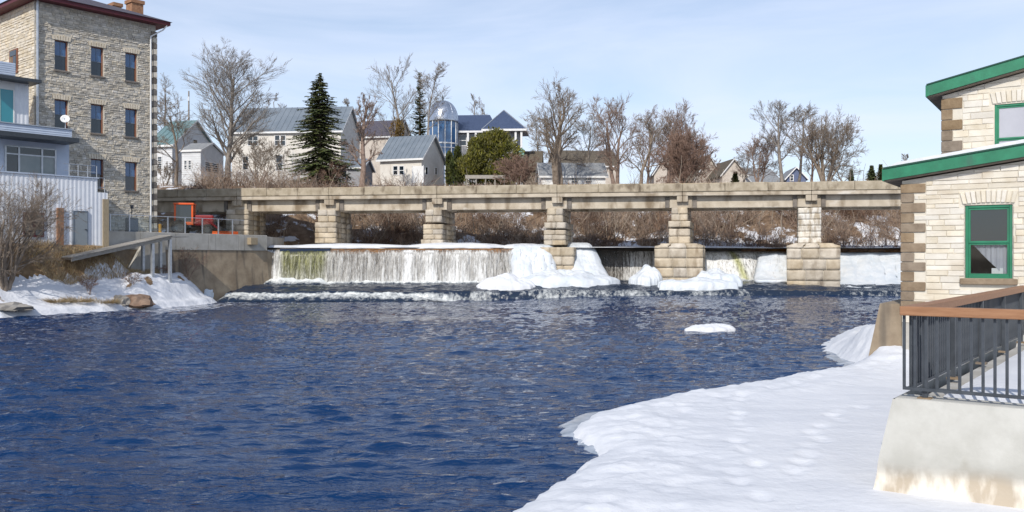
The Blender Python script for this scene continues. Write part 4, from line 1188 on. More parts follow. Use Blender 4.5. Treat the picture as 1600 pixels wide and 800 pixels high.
# boiling foam at the foot of the falls
def foam_strip(name, x0, x1, yc, hgt, wid, seed, zbase, level=0.75):
    xs = np.arange(x0, x1, 0.10); ys = np.linspace(-1, 1, 26)
    def zf(XX, YY):
        t = 1 - YY ** 2
        n_ = fbm(XX * 0.9, YY * 1.5, seed, 5, 0.6)
        ed = sstep(x0, x0 + 1.0, XX) * sstep(x1, x1 - 1.0, XX)
        return zbase - 0.15 + (hgt(XX) * t * (0.35 + 1.1 * n_)) * ed + 0.25 * t * ed * fbm(XX * 3, YY * 4, seed + 3, 3)
    me, XX, YY, ZZ = grid_mesh(xs, ys, zf, name)
    co = np.stack([XX.ravel(), (yc(XX) + YY * wid).ravel(), ZZ.ravel()], 1).astype(np.float32)
    me.vertices.foreach_set('co', co.ravel()); me.update()
    add_attr(me, 'foam', np.clip(level * (0.35 + 0.75 * (1 - YY ** 2)) , 0, 1))
    return tag(link(name, me, M_rapids), kind='stuff')
one = lambda x: x * 0 + 1
foam_strip('foam', DAM_X0 - 1.0, X(520, 70), lambda x: DAM_Y - 0.9 + 0 * x, lambda x: 0.35 * one(x), 0.9, 71, 1.25)
foam_strip('foam', X(500, 70), DAM_X1, lambda x: DAM_Y - 0.65 + 0 * x, lambda x: 0.22 * one(x), 0.5, 75, 1.25)
foam_strip('foam', X(1108, 72), X(1240, 72), lambda x: DAM_Y2 - 1.9 + 0 * x, lambda x: 0.35 * one(x), 1.1, 81, 1.35)
foam_strip('foam', X(338, 65), X(700, 65), lambda x: ledge_y(x) + 0.25, lambda x: 0.36 * sstep(-4.5, -9, x) + 0.04, 1.15, 85, 0.18, 0.56)

# ------------------------------------------------------------------ ice and snow lumps in the river
import bmesh
from mathutils import noise as mnoise
def lump_mesh(sx, sy, sz, seed, amp=0.25, sub_=4, freq=1.3, flat=0.35, fine=0.06):
    bm = bmesh.new()
    bmesh.ops.create_icosphere(bm, subdivisions=sub_, radius=1.0)
    off = Vector((seed * 3.1, seed * 1.7, seed * 0.9))
    for v in bm.verts:
        n = v.co.normalized()
        p_ = Vector((n.x * sx, n.y * sy, n.z * sz))
        a = mnoise.fractal(p_ * (freq / max(0.5, (sx + sy) / 4)) + off, 0.9, 2.0, 4) * amp
        b = mnoise.fractal(p_ * 2.5 + off, 0.8, 2.0, 3) * fine
        q = n * (1 + a)
        if q.z > 0: q.z = q.z ** 0.8 if q.z < 1 else q.z
        v.co = Vector((q.x * sx, q.y * sy, q.z * sz)) + n * b
        if v.co.z < 0: v.co.z *= flat
    me = bpy.data.meshes.new('lump'); bm.to_mesh(me); bm.free()
    for p_ in me.polygons: p_.use_smooth = True
    return me
def ice(name, label, cat, px0, px1, ytop, ybase, Y, depth, seed, m=M_ice, amp=0.28, group=None, dx=0.0):
    x0, x1 = X(px0, Y), X(px1, Y)
    zb_, z1 = Z(ybase, Y), Z(ytop, Y)
    me = lump_mesh((x1 - x0) / 2 * 0.97, depth / 2, max(0.12, (z1 - zb_) * 0.92), seed, amp)
    o = link(name, me, m); o.location = ((x0 + x1) / 2 + dx, Y + depth * 0.25, zb_)
    return tag(o, label, cat, group)
def apron(name, label, px0, px1, ytop, ybase, Y, depth, seed, m=M_ice, p=1.6, skew=0.0, cat='ice'):
    """low mound of ice: irregular outline, steep rim, lumpy top"""
    x0, x1 = X(px0, Y), X(px1, Y); W2 = (x1 - x0) / 2
    zb_, h_ = Z(ybase, Y), Z(ytop, Y + depth * .3) - Z(ybase, Y)
    nr, na = 34, 110
    rr = np.linspace(0, 1, nr); aa = np.linspace(0, 2 * PI, na, endpoint=False)
    A, Rr = np.meshgrid(aa, rr)
    edge = 0.66 + 0.62 * fbm(np.cos(A) * 2.4 + seed, np.sin(A) * 2.4, seed, 5, .6)
    xx, yy_ = np.cos(A) * Rr * edge * W2, np.sin(A) * Rr * edge * depth / 2
    prof_ = (1 - Rr ** 7.0) * (0.55 + 0.45 * (1 - Rr ** p))
    back = 0.55 + 0.45 * sstep(-0.6, 0.7, np.sin(A) * Rr + skew * np.cos(A) * Rr)
    n_ = fbm(xx * 0.9 + seed, yy_ * 0.9, seed + 5, 4)
    zz_ = h_ * prof_ * back * (0.25 + 1.35 * n_) + 0.16 * np.abs(fbm(xx * 2.2, yy_ * 2.2, seed + 9, 4, .6) - 0.5) * (1 - Rr ** 4) - 0.55 * (Rr > 0.98)
    V = np.stack([xx.ravel(), yy_.ravel(), zz_.ravel()], 1)
    i = np.arange(nr * na).reshape(nr, na); j = np.roll(i, -1, 1)
    F_ = np.stack([i[:-1].ravel(), i[1:].ravel(), j[1:].ravel(), j[:-1].ravel()], 1)
    o = link(name, mesh_np(name, V, F_, True), m); o.location = ((x0 + x1) / 2, Y + depth * .3, zb_)
    return tag(o, label, cat)
def drape(label, px0, px1, Y0, z0, Y1, z1, seed, px0b=None, px1b=None):
    """ice curtain frozen over a drop, from the crest (Y0, z0) down and out to (Y1, z1)"""
    nu, nv_ = 70, 60
    U, Vv = np.meshgrid(np.linspace(0, 1, nu), np.linspace(0, 1, nv_))
    xa = lerp(X(px0, Y0), X(px0b if px0b else px0, Y1), Vv ** 1.2); xb = lerp(X(px1, Y0), X(px1b if px1b else px1, Y1), Vv ** 1.2)
    xx = xa + (xb - xa) * U + 0.25 * (fbm(Vv * 5 + seed, U * 0 + 1, seed, 3) - .5) * (np.abs(U - .5) > .45)
    s_ = Vv
    yy_ = lerp(Y0 + 0.8, Y1, s_ ** 1.25)
    zz_ = lerp(z0, z1, sstep(0.12, 0.98, s_) * 0.8 + 0.2 * s_)
    bul = fbm(U * (np.abs(X(px1, Y0) - X(px0, Y0))) * 0.9, Vv * 2.4, seed + 2, 4, 0.55)
    fl = fbm(U * (np.abs(X(px1, Y0) - X(px0, Y0))) * 3.0, Vv * 1.6, seed + 4, 3)
    yy_ = yy_ - (1.15 * (bul - 0.35) + 0.4 * fl) * np.sin(PI * np.clip(s_, 0, 1)) ** .6 * np.sin(PI * np.clip(U, .02, .98)) ** .35
    zz_ = zz_ + 0.18 * (bul - .5) * sstep(0, .2, s_)
    edge = 1 - np.sin(PI * np.clip(U, 0, 1)) ** .25
    yy_ = yy_ + 0.7 * edge
    V = np.stack([xx.ravel(), yy_.ravel(), zz_.ravel()], 1) 
    loc = V.mean(0); loc[2] = z1
    i = np.arange(nu * nv_).reshape(nv_, nu)
    F_ = np.stack([i[:-1, :-1].ravel(), i[1:, :-1].ravel(), i[1:, 1:].ravel(), i[:-1, 1:].ravel()], 1)
    me = mesh_np('ice_curtain', V - loc, F_, True)
    o = link('ice_curtain', me, M_ice); o.location = loc
    sm = o.modifiers.new('thick', 'SOLIDIFY'); sm.thickness = 0.25; sm.offset = 1.0
    return tag(o, label, 'ice')
drape('white ice curtain frozen over the dam left of the middle bridge pier', 797, 862, DAM_Y, CREST + 0.1, 68.2, 1.35, 3, 800, 866)
drape('ragged ice slope falling from the right side of the middle pier', 888, 918, 72.2, CREST + 0.25, 68.3, 1.3, 7, 892, 958)
drape('steep ice bulge against the left side of the pier nearest the green-trimmed house', 1196, 1236, 72.0, 3.3, 68.2, 1.25, 13, 1182, 1236)
drape('broad white ice slope between the right pier and the green-trimmed house', 1296, 1480, 72.4, 3.35, 66.4, 0.75, 15, 1306, 1480)
apron('ice_mound', 'low ice skirt in front of the middle bridge pier base', 806, 968, 420, 440, 67.0, 3.0, 5)
apron('ice_mound', 'small ice lump against the left foot of the second pier from the right', 984, 1040, 415, 437, 67.6, 2.6, 9, skew=0.8)
apron('ice_mound', 'flat ice shelf right of the second pier from the right', 1082, 1164, 411, 441, 66.9, 3.0, 11, skew=-0.6)
apron('ice_mound', 'thin ice apron under the second pier from the right', 1028, 1156, 432, 443, 65.6, 1.6, 12)
apron('ice_floe', 'rounded snow-covered ice floe stranded at the foot of the long waterfall', 746, 842, 428, 448, 66.2, 2.4, 17, m=M_snow, cat='ice floe')
apron('ice_floe', 'thin flat ice floe drifting alone in mid river', 1072, 1152, 505.5, 516, 38.5, 0.9, 19, m=M_snow, cat='ice floe')

# snow lying on the ledge above the dam
def snow_shelf(px0, px1, ytop, Y, depth, seed, label):
    x0, x1 = X(px0, Y), X(px1, Y)
    me = lump_mesh((x1 - x0) / 2, depth / 2, max(0.1, (Z(ytop, Y) - CREST) * 1.0), seed, 0.12, 4, fine=0.02)
    o = link('snow_drift', me, M_snow); o.location = ((x0 + x1) / 2, Y, CREST + 0.02)
    tag(o, label, 'snow drift')
snow_shelf(440, 640, 381, 72.2, 2.6, 21, 'long thin snow drift on the dam beside the leftmost stone pier')
snow_shelf(632, 790, 379.5, 72.2, 2.8, 23, 'snow drift on the dam around the foot of the second stone pier')
snow_shelf(780, 860, 381, 72.0, 3.0, 25, 'snow drift on the dam crest just left of the middle pier')

# ------------------------------------------------------------------ right snow bank
shoreR = [(-1.5, -14), (-0.9, 4)] + shore_pts(SHORE_R)
polyR = shoreR + [(24, 44), (40, 60), (90, 60), (90, -20), (-1, -20)]
rs = np.random.RandomState(3)
foot = []
for pts in ([(1148, 560), (1160, 610), (1165, 640), (1160, 690), (1165, 740), (1160, 800)], [(1330, 640), (1250, 700), (1230, 760)]):
    P_ = [(X(a, FPX * 3.0 / (b - HY)), FPX * 3.0 / (b - HY)) for a, b in pts]
    for (xa1, ya1), (xb1, yb1) in zip(P_[:-1], P_[1:]):
        Ls = math.hypot(xb1 - xa1, yb1 - ya1); n = max(1, int(Ls / 0.55))
        for i in range(n):
            foot.append((lerp(xa1, xb1, i / n) + rs.choice([-.13, .13]) + rs.uniform(-.08, .08), lerp(ya1, yb1, i / n) + rs.uniform(-.15, .15), rs.uniform(.015, .05)))
def right_z(XX, YY):
    D = dist_to_poly(XX, YY, shoreR)
    D = np.where(inside(XX, YY, polyR), D, -D) + 0.35 * (fbm(XX * 1.1, YY * 1.1, 91, 4) - 0.5) + 0.12 * (fbm(XX * 5, YY * 5, 92, 3) - 0.5)
    z = np.interp(D, [-1.5, -0.1, 0.0, 0.10, 0.25, 0.7, 1.5, 3.0, 6], [-0.5, -0.06, 0.0, 0.13, 0.17, 0.23, 0.24, 0.23, 0.26])
    edge = sstep(0.1, 0.5, D) * sstep(2.6, 1.3, D)
    z = z + edge * 0.14 * (fbm(XX * 1.1, YY * 1.1, 93, 4) - 0.42) + edge * 0.11 * (fbm(XX * 4.2, YY * 4.2, 94, 4, 0.6) - 0.5)
    z = z + sstep(0.2, 1.0, D) * (0.10 * (fbm(XX * 0.35, YY * 0.5, 95, 3) - 0.5) + 0.03 * (fbm(XX * 1.2, YY * 2.6, 96, 3) - 0.5))
    lump = sstep(25.5, 28.5, YY) * sstep(0.1, 0.9, D)
    z = z + lump * (0.14 + 0.25 * (fbm(XX * 0.8, YY * 0.6, 97, 4) - 0.4)) 
    z = z + 0.15 * sstep(26.5, 29, YY) * sstep(9.5, 11.5, XX)
    z = z + 0.72 * np.exp(-((XX - 11.0) / 1.5) ** 2 - ((YY - 26.8) / 2.3) ** 2) * sstep(0.0, 0.8, D)
    for fx, fy, dp in foot:
        m_ = (np.abs(XX - fx) < 0.5) & (np.abs(YY - fy) < 0.5)
        if m_.any():
            q = ((XX[m_] - fx) / 0.13) ** 2 + ((YY[m_] - fy) / 0.20) ** 2
            z[m_] += -dp * np.exp(-q ** 2) + 0.25 * dp * np.exp(-((np.sqrt(q) - 1.6) / 0.4) ** 2)
    return z
xsr = np.concatenate([[-2.5, -2], np.arange(-1.6, 14.5, 0.085), [16, 18, 24, 40, 90]])
ysr = [-20, -10, 0, 6, 9.0]; y = 9.6
while y < 38:
    ysr.append(y); y += 0.075 if y < 18 else 0.12
ysr += [40, 46, 60]
me, XX, YY, ZZ = grid_mesh(xsr, np.array(ysr), right_z, 'snow_bank')
tag(link('snow_bank', me, M_snow), kind='structure')
# thin grey ice along the water's edge
def ice_z(XX, YY):
    D = dist_to_poly(XX, YY, shoreR)
    D = np.where(inside(XX, YY, polyR), D, -D)
    wv = -0.06 + 0.42 * sstep(0.35, 0.7, fbm(XX * 0.28, YY * 0.28, 99, 3)) + 0.12 * fbm(XX * 2, YY * 2, 98, 3)
    return np.clip((D + wv) * 0.35, -0.3, 0.05) + 0.014 * fbm(XX * 4, YY * 4, 100, 2)
me, XX, YY, ZZ = grid_mesh(np.arange(-2, 14, 0.14), np.arange(9.6, 34, 0.16), ice_z, 'shore_ice')
tag(link('shore_ice', me, M_greyice), kind='structure')

# ------------------------------------------------------------------ stone house with green trim (right)
TH = math.radians(33)
HD = (math.cos(TH), -math.sin(TH)); HIN = (math.sin(TH), math.cos(TH))
HC = (X(1409.5, 25.0), 25.0)
HB = Z(470, 25.0)
house = thing('stone_house', 'cream stone house with brown quoins and green trim by the snowy shore', 'house', (HC[0], HC[1], HB), math.atan2(HD[1], HD[0]))
def hu(px, dep=0.0, off=0.0):
    O = (HC[0] + HIN[0] * dep + HD[0] * off, HC[1] + HIN[1] * dep + HD[1] * off)
    return tpx(O, HD, px) + off
def hz(py, px, dep=0.0):
    O = (HC[0] + HIN[0] * dep, HC[1] + HIN[1] * dep)
    return Z(py, O[1] + HD[1] * tpx(O, HD, px)) - HB
LW = 7.0
# ---- lower wing
ez0, ez1 = hz(283, 1411), hz(252, 1598)
u1_ = hu(1598)
slope_l = (ez1 - ez0) / (u1_ - 0.02)
topl = lambda u: ez0 + slope_l * u
wa, wb = hu(1508), hu(1582)
wz0, wz1 = hz(435, 1545), hz(320, 1545)
op = [(wa, wb, wz0, wz1)]
mb = MB()
wall_boxes(mb, 0, LW, -0.6, ez0, 0.0, 0.45, [])if False else None
es = [0, wa, wb, LW]
mb.prism([(0, -0.6), (wa, -0.6), (wa, topl(wa)), (0, topl(0))], 'y', 0, 0.45)
mb.prism([(wa, -0.6), (wb, -0.6), (wb, wz0), (wa, wz0)], 'y', 0, 0.45)
mb.prism([(wa, wz1), (wb, wz1), (wb, topl(wb)), (wa, topl(wa))], 'y', 0, 0.45)
mb.prism([(wb, -0.6), (LW, -0.6), (LW, topl(LW)), (wb, topl(wb))], 'y', 0, 0.45)
mb.prism([(0, -0.6), (0.4, -0.6), (0.4, topl(0.4)), (0, topl(0))], 'y', 0.45, 6.0)
mb.build('wall', M_cream_mortar, house)
rnd = random.Random(31)
def quoins(u0, z0, z1, yf, side_dep, hq=0.275):
    z = z0; k = 0; zones = []
    while z < z1 - 0.08:
        h = min(hq * rnd.uniform(0.94, 1.06), z1 - z)
        w = 0.60 if k % 2 == 0 else 0.31
        b = MB().box(u0 - 0.035, u0 + w, yf - 0.045, yf + side_dep * (0.35 if k % 2 == 0 else 0.65), z + 0.01, z + h - 0.012).build('quoin', M_brown, house)
        bevel(b, 0.018, 2)
        zones.append((u0 - 0.1, u0 + w + 0.008, z - 0.001, z + h + 0.001)); z += h; k += 1
    return zones
qz = quoins(0.0, -0.25, topl(0) - 0.08, 0.0, 1.0)
archL = (wa - 0.14, wb + 0.14, wz1 + 0.03, wz1 + 0.38)
sill = (wa - 0.12, wb + 0.12, wz0 - 0.19, wz0)
for a, b, c, d in stone_rects(0.0, 4.4, -0.3, topl(4.4), (0.11, 0.19), (0.35, 0.95), [(wa - 0.02, wb + 0.02, wz0, wz1 + 0.03), archL, sill] + qz, rnd, 0.012, top=topl):
    MB().block(a, b, c, d, -rnd.uniform(0.016, 0.034), 0.01, 0.010, 0.006, rnd).build('stone', M_cream, house)
def voussoirs(zone, n, yf=0.0):
    a, b, z0, z1 = zone
    for i in range(n):
        u0, u1 = lerp(a + 0.08, b - 0.08, i / n), lerp(a + 0.08, b - 0.08, (i + 1) / n)
        t0, t1 = lerp(a, b, i / n), lerp(a, b, (i + 1) / n)
        rise = 0.05 * (1 - (2 * (i + .5) / n - 1) ** 2)
        mbv = MB().hexa([(u0 + .008, yf - 0.045, z0 + rise * .6), (u1 - .008, yf - 0.045, z0 + rise * .6), (u1 - .008, yf + 0.2, z0 + rise * .6), (u0 + .008, yf + 0.2, z0 + rise * .6),
                         (t0 + .008, yf - 0.045, z1 - 0.04 + rise), (t1 - .008, yf - 0.045, z1 - 0.04 + rise), (t1 - .008, yf + 0.2, z1 - 0.04 + rise), (t0 + .008, yf + 0.2, z1 - 0.04 + rise)])
        bevel(mbv.build('voussoir', M_cream, house), 0.012)
voussoirs(archL, 11)
bevel(MB().box(*sill[:2], -0.12, 0.3, sill[2] + .02, sill[3] - .002).build('sill', M_brown, house), 0.02)
def house_window(a, b, z0, z1, yf, panes, name='window'):
    f = 0.075
    MBw = MB().box(a, a + f, yf + 0.03, yf + 0.15, z0, z1).box(b - f, b, yf + 0.03, yf + 0.15, z0, z1).box(a + f, b - f, yf + 0.03, yf + 0.15, z1 - f, z1).box(a + f, b - f, yf + 0.03, yf + 0.15, z0, z0 + f)
    w = bevel(MBw.build(name, M_green, house), 0.008)
    zm = lerp(z0, z1, 0.5)
    i = a + f; j = b - f; g = 0.05
    sas = MB()
    for (p0, p1, yo) in ((zm - 0.03, z1 - f, 0.06), (z0 + f, zm - 0.032, 0.09)):
        sas.box(i, i + g, yf + yo, yf + yo + 0.05, p0, p1).box(j - g, j, yf + yo, yf + yo + 0.05, p0, p1).box(i + g, j - g, yf + yo, yf + yo + 0.05, p1 - g, p1).box(i + g, j - g, yf + yo, yf + yo + 0.05, p0, p0 + g)
    sas.build('sash', M_green, w)
    MB().box(i + g, j - g, yf + 0.085, yf + 0.093, zm + 0.02, z1 - f - g).build('pane', panes[0], w)
    MB().box(i + g, j - g, yf + 0.115, yf + 0.123, z0 + f + g, zm - 0.03 - g).build('pane', panes[1], w)
    return w
M_pane_clear = clearglass('house_window_glass', (0.9, 0.92, 0.93))
w = house_window(wa, wb, wz0, wz1, 0.0, (M_glass, M_pane_clear))
MB().box(wa - 0.03, wa, 0.0, 0.12, wz0, wz1).box(wb, wb + 0.03, 0.0, 0.12, wz0, wz1).box(wa - 0.03, wb + 0.03, 0.0, 0.12, wz1, wz1 + 0.03).build('casing', M_white, w)
# room behind the window: dark interior, a hanging curtain and a sill box
MB().box(wa - 0.4, wb + 0.5, 2.4, 2.45, wz0 - 0.6, wz1 + 0.2).box(wa - 0.45, wa - 0.4, 0.46, 2.4, wz0 - 0.6, wz1 + 0.2).box(wb + 0.5, wb + 0.55, 0.46, 2.4, wz0 - 0.6, wz1 + 0.2).box(wa - 0.4, wb + 0.5, 0.46, 2.4, wz1 + 0.2, wz1 + 0.25).box(wa - 0.4, wb + 0.5, 0.46, 2.4, wz0 - 0.65, wz0 - 0.6).build('room', M_soffit, house)
cv = MB(); n = 22
xs_c = [lerp(wa + 0.12, wb - 0.08, i / n) for i in range(n + 1)]
for i, u in enumerate(xs_c):
    s = i / n
    cv.v += [(u, 0.20 + 0.02 * math.sin(i * 1.9), wz0 + 0.95 * (1 - s) ** 1.2 * 1.0 + 0.02), (u, 0.20 + 0.02 * math.sin(i * 1.9), lerp(wz0, wz1, 0.52))]
for i in range(n): cv.f.append([2 * i, 2 * i + 2, 2 * i + 3, 2 * i + 1])
cv.build('curtain', M_curtain_skyref, w)
MB().box(lerp(wa, wb, .55), lerp(wa, wb, .82), 0.2, 0.4, wz0 + 0.1, wz0 + 0.27).build('paper_box', M_white, w)
# roof of the lower wing: sloping slab with green fascia and thin snow
def rake_roof(u0, u1, y0, y1, topf, ov, th, snow, dep_front):
    z = lambda u: topf(u) + 0.02
    ua, ub_ = u0 - ov, u1
    mb = MB().prism([(ua, z(ua) + 0.06), (ub_, z(ub_) + 0.06), (ub_, z(ub_) + th), (ua, z(ua) + th)], 'y', y0, y0 + 0.05)
    mb.build('fascia', M_green, house)
    MB().prism([(ua - 0.02, z(ua) + th + 0.001), (ub_, z(ub_) + th + 0.001), (ub_, z(ub_) + th + 0.045), (ua - 0.02, z(ua) + th + 0.045)], 'y', y0 - 0.03, y0 + 0.10).build('flashing', M_green_dark, house)
    r_ = MB().prism([(ua, z(ua) + 0.02), (ub_, z(ub_) + 0.02), (ub_, z(ub_) + th - 0.01), (ua, z(ua) + th - 0.01)], 'y', y0 + 0.052, y1).build('roof', M_soffit, house)
    MB().prism([(ua - 0.05, z(ua) + 0.04), (ua - 0.002, z(ua) + 0.04), (ua - 0.002, z(ua) + th), (ua - 0.05, z(ua) + th)], 'y', y0 + 0.0, y1).build('fascia', M_green, house)
    if snow:
        MB().prism([(ua + 0.1, z(ua + .1) + th + 0.048), (ub_, z(ub_) + th + 0.048), (ub_, z(ub_) + th + 0.16), (ua + 0.35, z(ua + .35) + th + 0.13)], 'y', y0 + 0.0, y1 - 0.1).build('roof_snow', M_snow, house)
rake_roof(0.0, LW, -0.30, 6.0, topl, 0.42, 0.37, True, 0)
# ---- upper block behind
DP = 6.1
Uo = hu(1472.5, DP)
UW = 6.5
uz0, uz1 = hz(150, 1474, DP), hz(114, 1598, DP)
slope_u = (uz1 - uz0) / (hu(1598, DP) - Uo)
topu = lambda u: uz0 + slope_u * (u - Uo)
va, vb = hu(1554, DP), hu(1554, DP) + 1.25
vz1 = hz(162, 1575, DP); vz0 = vz1 - 2.2
mb = MB()
for a, b, zlo, zhi in ((Uo, va, -0.6, None), (va, vb, -0.6, vz0), (va, vb, vz1, None), (vb, Uo + UW, -0.6, None)):
    za_, zb2 = (topu(a), topu(b)) if zhi is None else (zhi, zhi)
    mb.prism([(a, zlo), (b, zlo), (b, zb2), (a, za_)], 'y', DP, DP + 0.45)
mb.prism([(Uo, -0.6), (Uo + .4, -0.6), (Uo + .4, topu(Uo + .4)), (Uo, topu(Uo))], 'y', DP + 0.45, DP + 8)
mb.build('wall', M_cream_mortar, house)
zlow = topl(Uo) + 0.3
qz = quoins(Uo, zlow - 0.35, topu(Uo) - 0.03, DP, 1.0, 0.365)
archU = (va - 0.14, vb + 0.14, vz1 + 0.02, vz1 + 0.42)
for a, b, c, d in stone_rects(Uo, Uo + 3.9, zlow - 0.2, topu(Uo + 3.9), (0.13, 0.24), (0.4, 1.1), [(va - 0.02, vb + 0.02, vz0, vz1 + .02), archU] + qz, rnd, 0.013, top=topu):
    MB().block(a, b, c, d, DP - rnd.uniform(0.016, 0.036), DP + 0.01, 0.010, 0.006, rnd).build('stone', M_cream, house)
voussoirs(archU, 10, DP)
house_window(va, vb, vz0, vz1, DP, (M_curtain_skyref, M_curtain_skyref))  # both panes coloured pale to stand for the sky's reflection
rake_roof(Uo, Uo + UW, DP - 0.35, DP + 8, topu, 0.42, 0.42, False, 0)
# concrete footing at the shore
fz0 = Z(524, 25) - HB - 0.8
fh0, fh1 = hu(1368) , hu(1378)
MB().hexa([(-0.95, 0.15, fz0), (LW, 0.15, fz0), (LW, 6, fz0), (-0.95, 6, fz0), (-0.62, 0.2, -0.10), (LW, 0.2, -0.1), (LW, 6, -0.1), (-0.62, 6, -0.1)]).build('footing', M_conc_dark, house)
MB().box(0.0, LW, 0.02, 0.19, fz0, -0.61).build('footing', M_concrete, house)

# ------------------------------------------------------------------ near terrace: battered concrete wall and railing
T0 = (X(1424, 11.3), 11.3)
ND = (0.8, -0.6); NI = (0.6, 0.8)
NROT = math.atan2(ND[1], ND[0])
WT = Z(625, 11.25)
nw = thing('terrace_wall', 'battered concrete terrace wall with crumbling lower face in the right foreground', 'wall', (T0[0], T0[1], 0), NROT)
wmb = MB()
NX, NZ = 46, 26
V = []; 
rsn = np.random.RandomState(9)
us_ = np.linspace(-0.20, 4.6, NX); zs = np.linspace(-0.35, WT, NZ)
UU, WZ = np.meshgrid(us_, zs)
tt = (WT - WZ) / WT
left = -0.20 - 0.27 * tt
UU = left + (UU + 0.20) * (4.6 - left) / 4.8
worn = sstep(0.50, 0.66, (tt + 0.22 * (fbm(UU * 1.1, WZ * 1.3, 121, 3) - 0.5)))
YYw = -0.10 - 0.20 * tt + worn * (0.05 + 0.09 * fbm(UU * 4.5, WZ * 3.5, 123, 4)) + 0.006 * fbm(UU * 9, WZ * 9, 125, 2)
Vf = np.stack([UU.ravel(), YYw.ravel(), WZ.ravel()], 1)
i = np.arange(NX * NZ).reshape(NZ, NX)
Ff = np.stack([i[:-1, :-1].ravel(), i[:-1, 1:].ravel(), i[1:, 1:].ravel(), i[1:, :-1].ravel()], 1)
# left end face running back
Lb = np.stack([UU[:, 0] + 0.35 * 0, YYw[:, 0] + 0.0, WZ[:, 0]], 1)
Bb = Lb.copy(); Bb[:, 1] = 10.6; Bb[:, 0] = Lb[:, 0] + 0.0
nv = len(Vf)
Vall = np.concatenate([Vf, Lb, Bb])
j = np.arange(NZ - 1)
Fl = np.stack([nv + j + 1, nv + NZ + j + 1, nv + NZ + j, nv + j], 1)
me = mesh_np('wall_face', Vall, np.concatenate([Ff, Fl]))
m = mat('near_concrete', (0.42, 0.41, 0.37), (0.52, 0.51, 0.47), rough=0.9, scale=2.0, bump=0.35, bscale=26, bdist=0.008, streak=((0.30, 0.27, 0.21), 1.3, (1, 1, 1), 0.60, 0.75))
N, L = m.node_tree.nodes, m.node_tree.links
at = N.new('ShaderNodeAttribute'); at.attribute_name = 'worn'
ns = N.new('ShaderNodeTexNoise'); ns.inputs['Scale'].default_value = 3.2; ns.inputs['Detail'].default_value = 6
mps = N.new('ShaderNodeMapping'); mps.inputs['Scale'].default_value = (1.6, 1, 0.55)
tco = N.new('ShaderNodeTexCoord'); L.new(tco.outputs['Object'], mps.inputs['Vector']); L.new(mps.outputs[0], ns.inputs['Vector'])
rw = N.new('ShaderNodeValToRGB'); rw.color_ramp.elements[0].position = 0.40; rw.color_ramp.elements[0].color = (0.46, 0.39, 0.30, 1); rw.color_ramp.elements[1].position = 0.56; rw.color_ramp.elements[1].color = (0.72, 0.67, 0.58, 1)
L.new(ns.outputs['Fac'], rw.inputs['Fac'])
kk = N.new('ShaderNodeMix'); kk.data_type = 'RGBA'
pb_n = N['Principled BSDF']; prev = pb_n.inputs['Base Color'].links[0].from_socket
L.new(at.outputs['Fac'], kk.inputs[0]); L.new(prev, kk.inputs[6]); L.new(rw.outputs[0], kk.inputs[7]); L.new(kk.outputs[2], pb_n.inputs['Base Color'])
add_attr(me, 'worn', np.concatenate([worn.ravel(), worn[:, 0], worn[:, 0] * 0]))
link('wall_face', me, m, nw)
bevel(MB().box(-0.185, 4.6, -0.098, 0.35, WT - 0.06, WT + 0.02).build('coping', m, nw), 0.03, 2)
MB().box(0.0, 4.6, 0.3, 10.6, WT - 0.35, WT - 0.05).build('terrace_slab', M_concrete, nw)
me, XX, YY, ZZ = grid_mesh(np.arange(0.25, 5.2, 0.1), np.arange(0.36, 10.6, 0.1), lambda a, b: WT - 0.045 + 0.06 * sstep(0.0, 0.5, a - 0.15) * sstep(0, 0.4, b - 0.36) + 0.04 * fbm(a * 1.3, b * 1.3, 131, 4), 'snow_cover')
link('snow_cover', me, M_snow, nw)

rail = thing('terrace_railing', 'dark steel bar railing with flat orange-brown top rail on the terrace wall', 'railing', (T0[0], T0[1], WT + 0.02), NROT)
RT = Z(478.5, 11.3) - WT - 0.02
RB_ = Z(607, 11.3) - WT - 0.02
RL = 4.4
bevel(MB().box(-0.12, RL, -0.09, 0.09, RT - 0.115, RT).build('top_rail', M_railwood, rail), 0.008)
bevel(MB().box(0.091 - 0.21, 0.06, 0.095, 10.5, RT - 0.115, RT - 0.002).build('top_rail', M_railwood, rail), 0.008)
MB().box(-0.10, RL, -0.018, 0.018, RB_ - 0.02, RB_ + 0.02).build('bottom_rail', M_railmetal, rail)
MB().box(-0.048, -0.012, 0.02, 10.5, RB_ - 0.02, RB_ + 0.02).build('bottom_rail', M_railmetal, rail)
bar = MB().box(-0.016, 0.016, -0.016, 0.016, RB_ + 0.021, RT - 0.117)
b0 = None
def add_bar(x, y):
    global b0
    if b0 is None:
        b0 = bar.build('baluster', M_railmetal, rail); o = b0
    else:
        o = bpy.data.objects.new('baluster', b0.data); COL.objects.link(o); o.parent = rail
    o.location = (x, y, 0)
for k in range(34): add_bar(-0.085 + k * 0.128, 0.0)
for k in range(81): add_bar(-0.03, 0.10 + k * 0.128)
for (x, y) in ((0.15, 0.055), (1.9, 0.055), (3.6, 0.055), (0.03, 2.4), (0.03, 4.7), (0.03, 7.0), (0.03, 9.3)):
    MB().box(x - 0.03, x + 0.03, y - 0.03, y + 0.03, -0.02, RT - 0.117).build('post', M_railmetal, rail)
    MB().box(x - 0.08, x + 0.08, y - 0.08, y + 0.08, -0.02, 0.012).build('base_plate', M_brown, rail)

